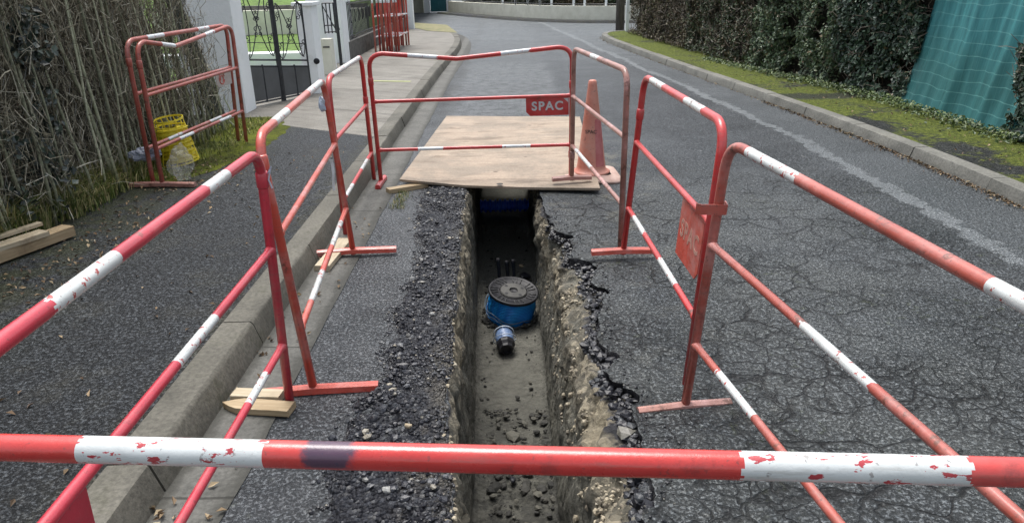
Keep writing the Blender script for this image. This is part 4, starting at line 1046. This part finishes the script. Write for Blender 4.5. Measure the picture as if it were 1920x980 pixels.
# left twiggy hedge
root=empty('twiggy_hedge',(-3.0,5.2,.11),'leafless twiggy hedge with grey stems and chicken wire on the left','hedge')
bark=rock_mat('grey_green_bark',[(0,(.20,.21,.14)),(.5,(.33,.345,.23)),(1,(.46,.48,.34))],.85)
tw=rock_mat('dry_twigs',[(0,(.05,.042,.028)),(.3,(.13,.118,.08)),(.65,(.27,.25,.18)),(.88,(.42,.39,.30)),(1,(.6,.57,.47))],.85)
hx=lambda y: -2.98-.0*y
mb=MB()
k=0; y=1.8
while y<7.7:
    x=-2.83-random.random()**1.6*.25; ln=random.gauss(-.05,.16); h=random.uniform(1.7,2.4); r0=random.uniform(.005,.012) if random.random()<.5 else random.uniform(.011,.019)
    if y<4.6: ln+=.25*(1 if random.random()<.3 else 0)
    if y>6.2: h=min(h,max(.15,(7.75-y)/.5)); ln=-abs(ln)*.5
    P_=[V(x,y,.08)]; yy=y; xx=x
    for q in range(1,8):
        xx+=random.gauss(-.01,.012); yy+=ln/7+random.gauss(0,.014); P_.append(V(xx,yy,.08+h*q/7))
    mb.tube(P_,lambda t:r0*(1-.55*t),7)
    y+=random.uniform(.045,.13)
mb.build('stems',bark,root,smooth=True)
mb=MB()
for k in range(15500):
    y=random.uniform(1.6,7.75); z=.1+random.random()**.8*2.1; dp=random.random()**1.6*.34
    if y>7.78-.50*(z-.1)+random.gauss(0,.06): continue
    x=-2.90-dp+.08*nz(0,y,z,1.5)+(.05 if k%4==0 else 0)
    if z>1.2: x+=.10*(z-1.2)*random.random()
    st=random.random()
    if st<.7: d=V(random.gauss(0,.16),random.gauss(0,.28),random.choice((1,1,1,-1))*1.0)
    else: d=V(random.gauss(.1,.5),random.gauss(0,1),random.gauss(.2,.7))
    d.normalize(); L=random.uniform(.07,.42)*(1 if st<.55 else .7); r0=random.uniform(.0012,.0042)
    if y<4.2: r0*=.85
    p=V(x,y,z); a1=p+d*L*.35+V(*(random.gauss(0,.022) for _ in range(3))); a2=p+d*L*.7+V(*(random.gauss(0,.035) for _ in range(3))); a3=p+d*L+V(*(random.gauss(0,.04) for _ in range(3)))
    mb.tube([p,a1,a2,a3],lambda t:r0*(1-.6*t),3,cap=False)
tag(mb.build('twigs',tw,root),kind='stuff')
mb=MB(); rows=[]
for y in np.arange(1.2,7.66,.13):
    zm=min(2.2,max(.2,(7.68-y)/.5)); rows.append([V(-3.30+.06*nz(0,y,z,2),y,z) for z in np.linspace(.05,zm,16)]+[V(-4.2,y,zm),V(-4.2,y,.05)])
mb.grid(rows); m_=len(rows[0]); mb.face(list(range(m_))); mb.face([(len(rows)-1)*m_+j for j in range(m_)][::-1])
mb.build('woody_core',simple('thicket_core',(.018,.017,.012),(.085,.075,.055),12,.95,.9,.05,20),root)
# ivy within it
mb=MB(); pts=[]
cl=[((45,90),.13,260),((38,50),.10,120),((75,185),.09,70),((90,235),.08,60),((70,300),.12,130),((105,325),.09,90),((395,200),.10,30),((30,370),.10,90),((95,400),.07,60),((5,260),.08,60)]
for (px_,py_),rad,nn_ in cl:
    d=ray(px_,py_); t=(-2.93)/d.x; c=V(0,0,CH)+d*t
    for k in range(int(nn_*.9)): pts.append((c.x+random.gauss(0,.05),c.y+random.gauss(0,rad*.55),max(.15,c.z+random.gauss(0,rad*.6))))
leaf_cloud(mb,np.array(pts),np.tile([.9,-.3,.4],(len(pts),1)),.05,.7,.7,.2); mb.build('ivy_leaves',leaf_mat('dark_ivy',[(0,(.008,.014,.012)),(.5,(.015,.028,.022)),(.85,(.04,.06,.045)),(1,(.09,.12,.10))],.35),root)
# chicken wire
mb=MB()
ywr=np.arange(3.4,7.6,.10)
for i,y in enumerate(ywr):
    P_=[]
    for k in range(24):
        zz_=.15+k*.07*min(1,max(.2,(7.5-y)/1.0)); o_=.026*(1 if (k//1)%2 else -1)*(1 if i%2 else -1); P_.append(V(-2.885+.05*nz(0,y,zz_,1),y+o_,zz_))
    mb.tube(P_,.0011,3,cap=False)
mb.build('chicken_wire',simple('wire',(.18,.18,.16),(.3,.3,.27),9,.5),root)
# dark mesh strip beside the pillar
n=NT('dark_mesh'); X,Y,Z=n.xyz(); g_=n.math('MAXIMUM',n.mr(n.math('PINGPONG',Z,.012),.0,.004,1,0),n.mr(n.math('PINGPONG',Y,.012),.0,.004,1,0)); c=n.mix(g_,(.012,.018,.014),(.06,.075,.06)); M['dmesh']=n.done(c,.8)
mb=MB(); rows=[[V(-2.99+.03*nz(0,y,z,3)-.0*z,y,z) for y in np.linspace(7.5-.5*z,7.86-.5*z,14)] for z in np.linspace(.2,2.2,30)]
mb.grid(rows); o=mb.build('mesh_strip',M['dmesh'],smooth=True); o.modifiers.new('s','SOLIDIFY').thickness=.004; tag(o,'dark green mesh strip between the twiggy hedge and the first white pillar','mesh')

# yellow ribbed coil + bags
n=NT('yellow_plastic'); c=n.ramp(n.noise(9,4,.6),[(.3,(.70,.55,.02)),(.7,(.88,.74,.06))]); M['yellow']=n.done(c,.4)
yc=V(-2.725,5.95,.112); root=empty('yellow_coil',yc,'bright yellow coiled plastic cage standing by the leaning barriers','plastic coil')
tlt=Matrix.Rotation(-.10,3,'Y')
mb=MB()
def yp(a,r,z): return yc+tlt@V(math.cos(a)*r,math.sin(a)*r,z)
for k in range(7):
    z=.03+.058*k; r=.146-.006*k+random.uniform(-.006,.006); dx=random.uniform(-.01,.01)
    rows=[]
    for a in np.linspace(0,2*math.pi,37): rows.append([yp(a,r+e,z+q+.012*math.sin(a+k)) for e,q in ((-.003,-.007),(.003,-.007),(.003,.007),(-.003,.007))])
    mb.grid(rows,close=True)
mb.build('rings',M['yellow'],root)
mb=MB()
for k in range(14):
    a=2*math.pi*k/14
    mb.tube([yp(a+.12*q,.146-.006*q*1.1+.004,.02+.06*q) for q in range(7)],.004,5)
mb.build('struts',M['yellow'],root)
mb=MB(); pr=[(.05,.02)]+[(.122+.012*math.sin(k*1.9),.03+.27*k/24) for k in range(25)]+[(.05,.31)]
mb.lathe(yc,pr,30,tlt); mb.build('inner_coil',M['yellow'],root,smooth=True)
crumple('plastic_bag',(-2.50,5.45,.235),(.075,.10,.13),M['clear'],'crumpled clear plastic bag in front of the yellow coil','plastic bag',3,z0=.118)
crumple('plastic_bag',(-2.74,5.42,.32),(.10,.07,.055),M['greybag'],'grey-blue plastic bag hanging behind the feet of the leaning barriers','plastic bag',8)

# ------------------------------------------------------------------ gate, pillars, fences on the left
M['stucco']=None
n=NT('white_stucco'); c=n.ramp(n.noise(2.5,5,.7),[(.3,(.78,.81,.81)),(.7,(.87,.89,.89))]); X,Y,Z=n.xyz(); c=n.mix(n.math('MULTIPLY',n.mr(n.noise(6,5,.7),.55,.75),.25),c,(.35,.36,.30)); M['stucco']=n.done(c,.85,n.bump(n.noise(45,4,.7),.8,.008),.2)
M['iron']=simple('black_iron',(.012,.013,.016),(.035,.038,.045),20,.45)
M['panel']=simple('dark_grey_metal_panel',(.085,.088,.09),(.13,.135,.14),3,.42)
M['cream']=simple('cream_render',(.58,.57,.47),(.76,.75,.64),3,.85,.5,.006,30)
M['greystone']=simple('grey_stone_wall',(.06,.06,.055),(.16,.155,.14),8,.9,.9,.03,20)
def pillar(label,x,y,wx,wy,z0,z1,mat='stucco',cap=False,name='gate_pillar',cat='pillar',slope=0):
    root=empty(name,(x,y,z0),label,cat)
    mb=MB(); mb.box((x,y,(z0+z1)/2),(wx,wy,z1-z0)); bevel(mb.build('shaft',M[mat],root),.008)
    if cap: 
        mb=MB(); mb.box((x,y,z1+.02),(wx+.07,wy+.07,.045)); bevel(mb.build('cap',M[mat],root),.006)
    return root
p1=pillar('wide white rendered pillar between the twiggy hedge and the iron gate',-3.30,8.55,.64,.36,.08,2.1,cap=True)
p2=pillar('white gate pillar with a round black doorbell right of the iron gate',-2.58,9.98,.20,.34,.08,1.21,cap=True)
mb=MB(); c=aty(594,115,9.80); mb.lathe(c,[(.038,.0),(.038,.02),(.028,.03),(0,.031)],18,Matrix.Rotation(math.radians(90),3,'X')); mb.build('doorbell',M['black'],p2,smooth=True)
# gate
ga,gb=V(-2.97,8.66,.15),V(-2.66,9.92,.17); ga=at(470,198,.14)+V(0,.02,0); gb=at(583,174,.15)+V(0,.03,0)
gx_=(gb-ga); gL=gx_.length; gd=gx_.normalized(); gd.z=0; gd.normalize(); gn=V(-gd.y,gd.x,0)
def G(s,z): return ga+gd*(s*gL)+V(0,0,z)
root=empty('iron_gate',ga,'black wrought iron gate with scrolls above dark grey metal panels','gate')
def ptop(s): return lerp(.47,.36,s)
mb=MB()
for s0,s1 in ((.03,.24),(.26,.50),(.53,.75),(.77,.98)):
    mb.grid([[G(s0,.03),G(s0,ptop(s0)-.03)],[G(s1,.03),G(s1,ptop(s1)-.03)]])
o=mb.build('panel',M['panel'],root); o.modifiers.new('s','SOLIDIFY').thickness=.006
mb=MB()
def bar(a,b,r=.012,seg=4): mb.tube([a,b],r,seg)
for s in (.0,.25,.76,1.): bar(G(s,0),G(s,ptop(s) if s in(.25,.76) else lerp(1.42,1.1,s)),.012)
bar(G(.515,-.03),G(.515,1.65),.032,8)
for f in (lambda s:.01,lambda s:ptop(s)-.02,lambda s:ptop(s)+.055): bar(G(0,f(0)),G(1,f(1)),.011)
bar(G(.53,1.40),G(1.,1.08),.012); bar(G(0,1.42),G(.5,1.52),.012); bar(G(0,.72),G(1,.62),.005,6)
mb.build('gate_frame',M['iron'],root)
mb=MB()
def scroll(cx,cz,r0,turn,dirn=1,th0=0,r=.0055):
    P_=[]
    for k in range(26):
        t=k/25; a=th0+dirn*turn*t; rr=r0*(1-.78*t); P_.append(G(cx+rr*math.cos(a)/gL,cz+rr*math.sin(a)))
    mb.tube(P_,r,6)
for s0,s1 in ((.04,.48),(.55,.97)):
    zb_=ptop(s0)+.06; zt_=1.30 if s0<.5 else 1.12
    w_=(s1-s0)
    # two crossing S curves and a long oval
    for fl in (0,1):
        P_=[]
        for k in range(24):
            t=k/23; s=(t if not fl else 1-t); s=s0+w_*(s*.9+.05); z=lerp(zt_,zb_,.5-.5*math.cos(math.pi*t)); P_.append(G(s,z))
        mb.tube(P_,.0065,6)
    for e in (s0+.03,s1-.03):
        P_=[G(e+.09*w_*math.cos(a)*1.4,lerp(zb_,zt_,.5)+math.sin(a)*(zt_-zb_)*.48) for a in np.linspace(0,6.28,30)]; mb.tube(P_,.006,6)
        for q,dz in ((1,.17),(-1,.17),(1,-.17),(-1,-.17)):
            scroll(e+.02*q,lerp(zb_,zt_,.5)+dz+.02*q,.035,7,q,1.5 if dz>0 else -1.5)
    cm=(s0+s1)/2; cz=lerp(zb_,zt_,.5)
    for q in (1,-1):
        for dz in (.12,.055,-.055,-.12): scroll(cm+.028*q/gL,cz+dz,.030,6.5,q,1.5 if dz>0 else -1.5)
mb.build('scrolls',M['iron'],root,smooth=True)
# wing wall from pillar two back, coping
# side gate, letterbox
root=empty('letterbox_post',at(617,141,.12),'cream letterbox post behind the bell pillar','letterbox'); b0=Vector(root.location)
mb=MB(); mb.box(b0+V(.0,.12,.27),(.15,.2,.54)); bevel(mb.build('box_body',M['cream'],root),.006)
mb=MB(); mb.box(b0+V(.0,.016,.42),(.10,.01,.02)); mb.build('slot',M['black'],root)
root=empty('side_gate',b0+V(-.06,.3,0),'small black iron side gate behind the cream letterbox','gate'); s0_=Vector(root.location)
mb=MB()
for k in range(4): mb.tube([s0_+V(.05*k,.03*k,.6),s0_+V(.05*k,.03*k,1.05)],.010,5)
for z in (.62,.72,1.05): mb.tube([s0_+V(0,0,z),s0_+V(.16,.1,z)],.01,5)
mb.tube([s0_+V(0,0,1.02),s0_+V(.15,.09,.66)],.008,5)
mb.build('gate_frame',M['iron'],root)
pillar('broad white rendered wall pier right of the letterbox',-3.01,12.5,.24,.5,.08,2.0,name='wall_pier',cat='pier')
root=empty('downpipe',(-2.89,13.1,.1),'thin black downpipe between the white wall pier and the white post','downpipe')
mb=MB(); mb.tube([V(-2.89,13.1,.08),V(-2.89,13.1,2.0)],.028,8); mb.build('pipe',M['iron'],root); mb=MB(); mb.tube([V(-2.89,13.1,.7),V(-2.89,13.1,.74)],.036,8); mb.build('bracket',M['iron'],root)
pillar('white square post left of the black iron railings',-2.99,13.75,.2,.5,.08,1.9,name='white_post',cat='post')
pillar('white end post where the black iron railings stop',-2.80,22.4,.22,.24,.08,1.9,name='white_post',cat='post')
root=empty('iron_railings',(-2.92,14,.1),'black iron railings on a low dark stone wall behind the barrier bundle','railings')
mb=MB(); mb.box((-2.98,18.1,.26),(.2,8.4,.36)); mb.build('stone_plinth',M['greystone'],root)
mb=MB()
for y in np.arange(14.1,22.2,.13): mb.tube([V(-2.96,y,.44),V(-2.96,y,1.12)],.010,4)
for z in (.5,1.08): mb.tube([V(-2.96,13.9,z),V(-2.96,22.3,z)],.014,5)
for y in np.arange(14.3,22.2,.4):
    mb.tube([V(-2.96,y+.07*math.cos(a),.85+.12*math.sin(a)) for a in np.linspace(0,6.28,12)],.007,4)
mb.build('bars',M['iron'],root)
# garden behind the gate: grass terraces, low walls
ln_=simple('lawn_grass',(.05,.10,.012),(.13,.22,.03),5,.9,.9,.02,60)
def slab(name,x0,x1,y0,y1,z0,z1,mat,kind='structure',label=None,cat=None):
    mb=MB(); mb.box(((x0+x1)/2,(y0+y1)/2,(z0+z1)/2),(x1-x0,y1-y0,z1-z0)); o=mb.build(name,mat)
    return tag(o,label,cat,kind=kind)
mb=MB(); rows=[[V(x,y,interp(y,[(11,.13),(17.5,.20),(21,.25),(23,.75),(40,2.6)])) for x in (-3.15,-5,-9,-16)] for y in np.arange(11,40,1.)]
mb.grid(rows); tag(mb.build('lawn',ln_),kind='structure')
slab('garden_wall',-9,-3.6,19.6,19.9,.1,.82,M['cream'],None,'cream garden retaining wall on the lawn behind the iron gate','wall')
slab('garden_wall',-9,-3.6,19.9,20.2,.1,.92,M['greystone'],None,'brown topped wall band behind the cream garden wall','wall')
slab('garden_kerb',-7,-3.5,12.9,13.3,.1,.36,M['stucco'],None,'low white block edging on the drive behind the iron gate','edging')
root=empty('house',(-4.3,14,.1),'pale house wall seen above the letterbox on the left','house')
mb=MB(); mb.box((-3.42,14.9,1.6),(.8,.3,3.0)); mb.build('wall',M['stucco'],root)
mb=MB(); mb.box((-3.5,14.74,1.4),(.3,.02,.8)); mb.build('window',simple('dark_blue_glass',(.03,.05,.09),(.06,.09,.15),5,.15),root)

# ------------------------------------------------------------------ far end of the street
def wall_path(pts,h,t,mat,root,name,z0=0,cap=None):
    mb=MB(); rows=[]
    for i,p in enumerate(pts):
        q=norm_left(pts,i); rows.append([V(p.x,p.y,z0),V(p.x,p.y,z0+h),V(p.x+q.x*t,p.y+q.y*t,z0+h),V(p.x+q.x*t,p.y+q.y*t,z0)])
    mb.grid(rows); return mb.build(name,mat,root)
fw=[Vector(p) for p in ((12,24.0),(7,24.2),(3.75,24.9),(2.4,25.6),(.97,27.2),(-.9,30.6),(-2.55,34.1))]
fw=smoothpath(fw[::-1],2)   # left to right; far side is on the left hand
hw=at(1000,38,0); 
root=empty('cream_wall',(.97,27.2,0),'long low cream wall with white fence posts curving round the junction','wall')
wall_path(fw,.50,.2,M['cream'],root,'low_wall')
mb=MB()
for px_ in (884,911,940,953,983,1006,1035,1065,1094,1125,1150): 
    g=at(px_,38,0.); L=[(q-Vector((g.x,g.y))).length for q in fw]; q=fw[int(np.argmin(L))]
    t=q; mb=MB(); nl=norm_left(fw,int(np.argmin(L))); c=V(g.x/g.y*q.y+nl.x*.1 if False else q.x+nl.x*.1,q.y+nl.y*.1,0)
    mb.tube([V(c.x,c.y,.48),V(c.x,c.y,1.7)],.04,6); mb.build('fence_post',M['stucco'],root)
mb=MB()
for z in (.56,1.0,1.6):
    mb.tube([V(q.x+.0,q.y+.1,z) for q in fw],.012,4)
mb.build('wires',M['iron'],root)
hf=[(q.x+norm_left(fw,i).x*.9,q.y+norm_left(fw,i).y*.9) for i,q in enumerate(fw)]
mixm=leaf_mat('far_mixed_leaves',[(0,(.02,.02,.014)),(.4,(.06,.055,.04)),(.7,(.06,.085,.05)),(1,(.2,.19,.16))],.6)
def far_hedge(label,path,H,N,mat,size,col):
    x0,y0=path[0]; root=empty('hedge',(x0,y0,0),label,'hedge')
    s=rng.random(N); x,y,L=along(path,s); z=rng.random(N)*H; pts=np.stack([x+rng.normal(0,.12,N),y+rng.random(N)*.5,z+.05],1)
    mb=MB(); leaf_cloud(mb,pts,np.tile([0,-1,.3],(N,1)),size,.6); mb.build('leaves',mat,root)
    mb=MB(); rows=[]
    for k in range(24):
        a,b,_=along(path,k/23); rows.append([V(a,b+.45,0),V(a,b+.45,H-.1),V(a,b+1.2,H-.1)])
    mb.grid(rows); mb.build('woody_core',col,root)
far_hedge('mixed grey green shrubs behind the left half of the far cream wall',[hf[i] for i in range(0,11)],2.2,9000,mixm,.12,M['core'])
far_hedge('brownish shrubs behind the middle of the far cream wall',[hf[i] for i in range(10,16)],2.2,6000,brn,.1,M['core'])
far_hedge('dark green shrubs behind the right end of the far cream wall',[hf[i] for i in range(15,len(hf))],2.2,7000,lau,.1,M['core'])
# teal gate and pillars
tg=at(823,24,0)
tealm=simple('teal_metal',(.01,.10,.12),(.02,.16,.18),3,.4)
root=empty('teal_gate',(tg.x,tg.y,0),'solid teal metal gate at the far end of the street','gate')
mb=MB(); mb.box((tg.x,tg.y,.95),(.72,.06,1.8)); mb.build('leaf_panel',tealm,root)
mb=MB(); 
for dx in (-.34,0,.34): mb.box((tg.x+dx,tg.y-.04,.95),(.04,.03,1.8))
mb.box((tg.x,tg.y-.04,.12),(.7,.03,.05)); mb.build('frame',tealm,root)
pillar('white pillar left of the teal gate',tg.x-.52,tg.y+.0,.26,.3,0,2.0,name='white_pillar',cat='pillar')
pillar('white pillar right of the teal gate',tg.x+.48,tg.y-.05,.2,.3,0,2.0,name='white_pillar',cat='pillar')
root=empty('boundary_wall',(tg.x-2,tg.y+1,0),'low cream boundary wall left of the teal gate','wall')
mb=MB(); mb.box((tg.x-3.2,tg.y+1.0,.3),(5.2,.2,.6),Matrix.Rotation(-.25,3,'Z')); mb.build('wall',M['cream'],root)
mb=MB(); mb.box((tg.x-3.2,tg.y+1.5,1.1),(5.2,.4,1.6),Matrix.Rotation(-.25,3,'Z')); mb.build('dark_screen',simple('dark_screen',(.05,.05,.045),(.12,.11,.1),4),root)
# strip of pavement in front of far wall
wp=[Vector((q.x,q.y)) for q in fw]; mb=MB(); rows=[]
for i,p in enumerate(wp):
    q=norm_left(wp,i); rows.append([V(p.x-q.x*.55,p.y-q.y*.55,.004),V(p.x-q.x*.5,p.y-q.y*.5,.07),V(p.x+q.x*.05,p.y+q.y*.05,.07)])
mb.grid(rows); tag(mb.build('far_pavement',M['pave']),kind='structure')
# grass corner far left
mb=MB(); g=[at(775,52,.12),at(800,58,.12),at(858,62,.12),at(838,47,.12),at(775,43,.12)]
mb.face([mb.vert(V(q.x,q.y,.124)) for q in g]); tag(mb.build('grass_corner',simple('dry_grass',(.10,.11,.04),(.25,.22,.12),6,.9)),kind='structure')
# utility pole and white post
pp=at(1162,56,.1); root=empty('utility_pole',(pp.x,pp.y,.09),'dark wooden utility pole at the end of the right hedge','utility pole')
mb=MB(); mb.tube([V(pp.x,pp.y,.05),V(pp.x,pp.y,3),V(pp.x,pp.y,7)],lambda t:.115-.03*t,14); mb.build('pole',simple('dark_pole_wood',(.06,.055,.05),(.15,.135,.12),6,.85,.6,.01,20,stretch=(6,6,.6)),root,smooth=True)
mb=MB(); mb.box((pp.x,pp.y-.115,1.6),(.12,.01,.1)); mb.build('number_plate',M['stucco'],root)
p=at(1172,58,.1); root=empty('white_post',(p.x+.03,p.y,.09),'slim white concrete post in front of the dark utility pole','post'); mb=MB(); mb.box((p.x+.03,p.y-.1,.95),(.085,.085,1.8)); bevel(mb.build('shaft',M['stucco'],root),.01); mb=MB(); mb.box((p.x+.03,p.y-.1,1.87),(.07,.07,.04)); mb.build('cap',M['stucco'],root)
# bundle of thin pale road marks by the pavement
mb=MB()
for (a,b) in (((700,152),(770,153)),):
    p=at(*a,.12); q=at(*b,.12); mb.quadp((p.x,p.y-.05,.121),(q.x,q.y-.05,.121),(q.x,q.y+.05,.121),(p.x,p.y+.05,.121))
tag(mb.build('paint_line',simple('worn_yellow_paint',(.24,.26,.12),(.38,.40,.18),30,.7)),'faint yellow painted line across the concrete pavement','marking')
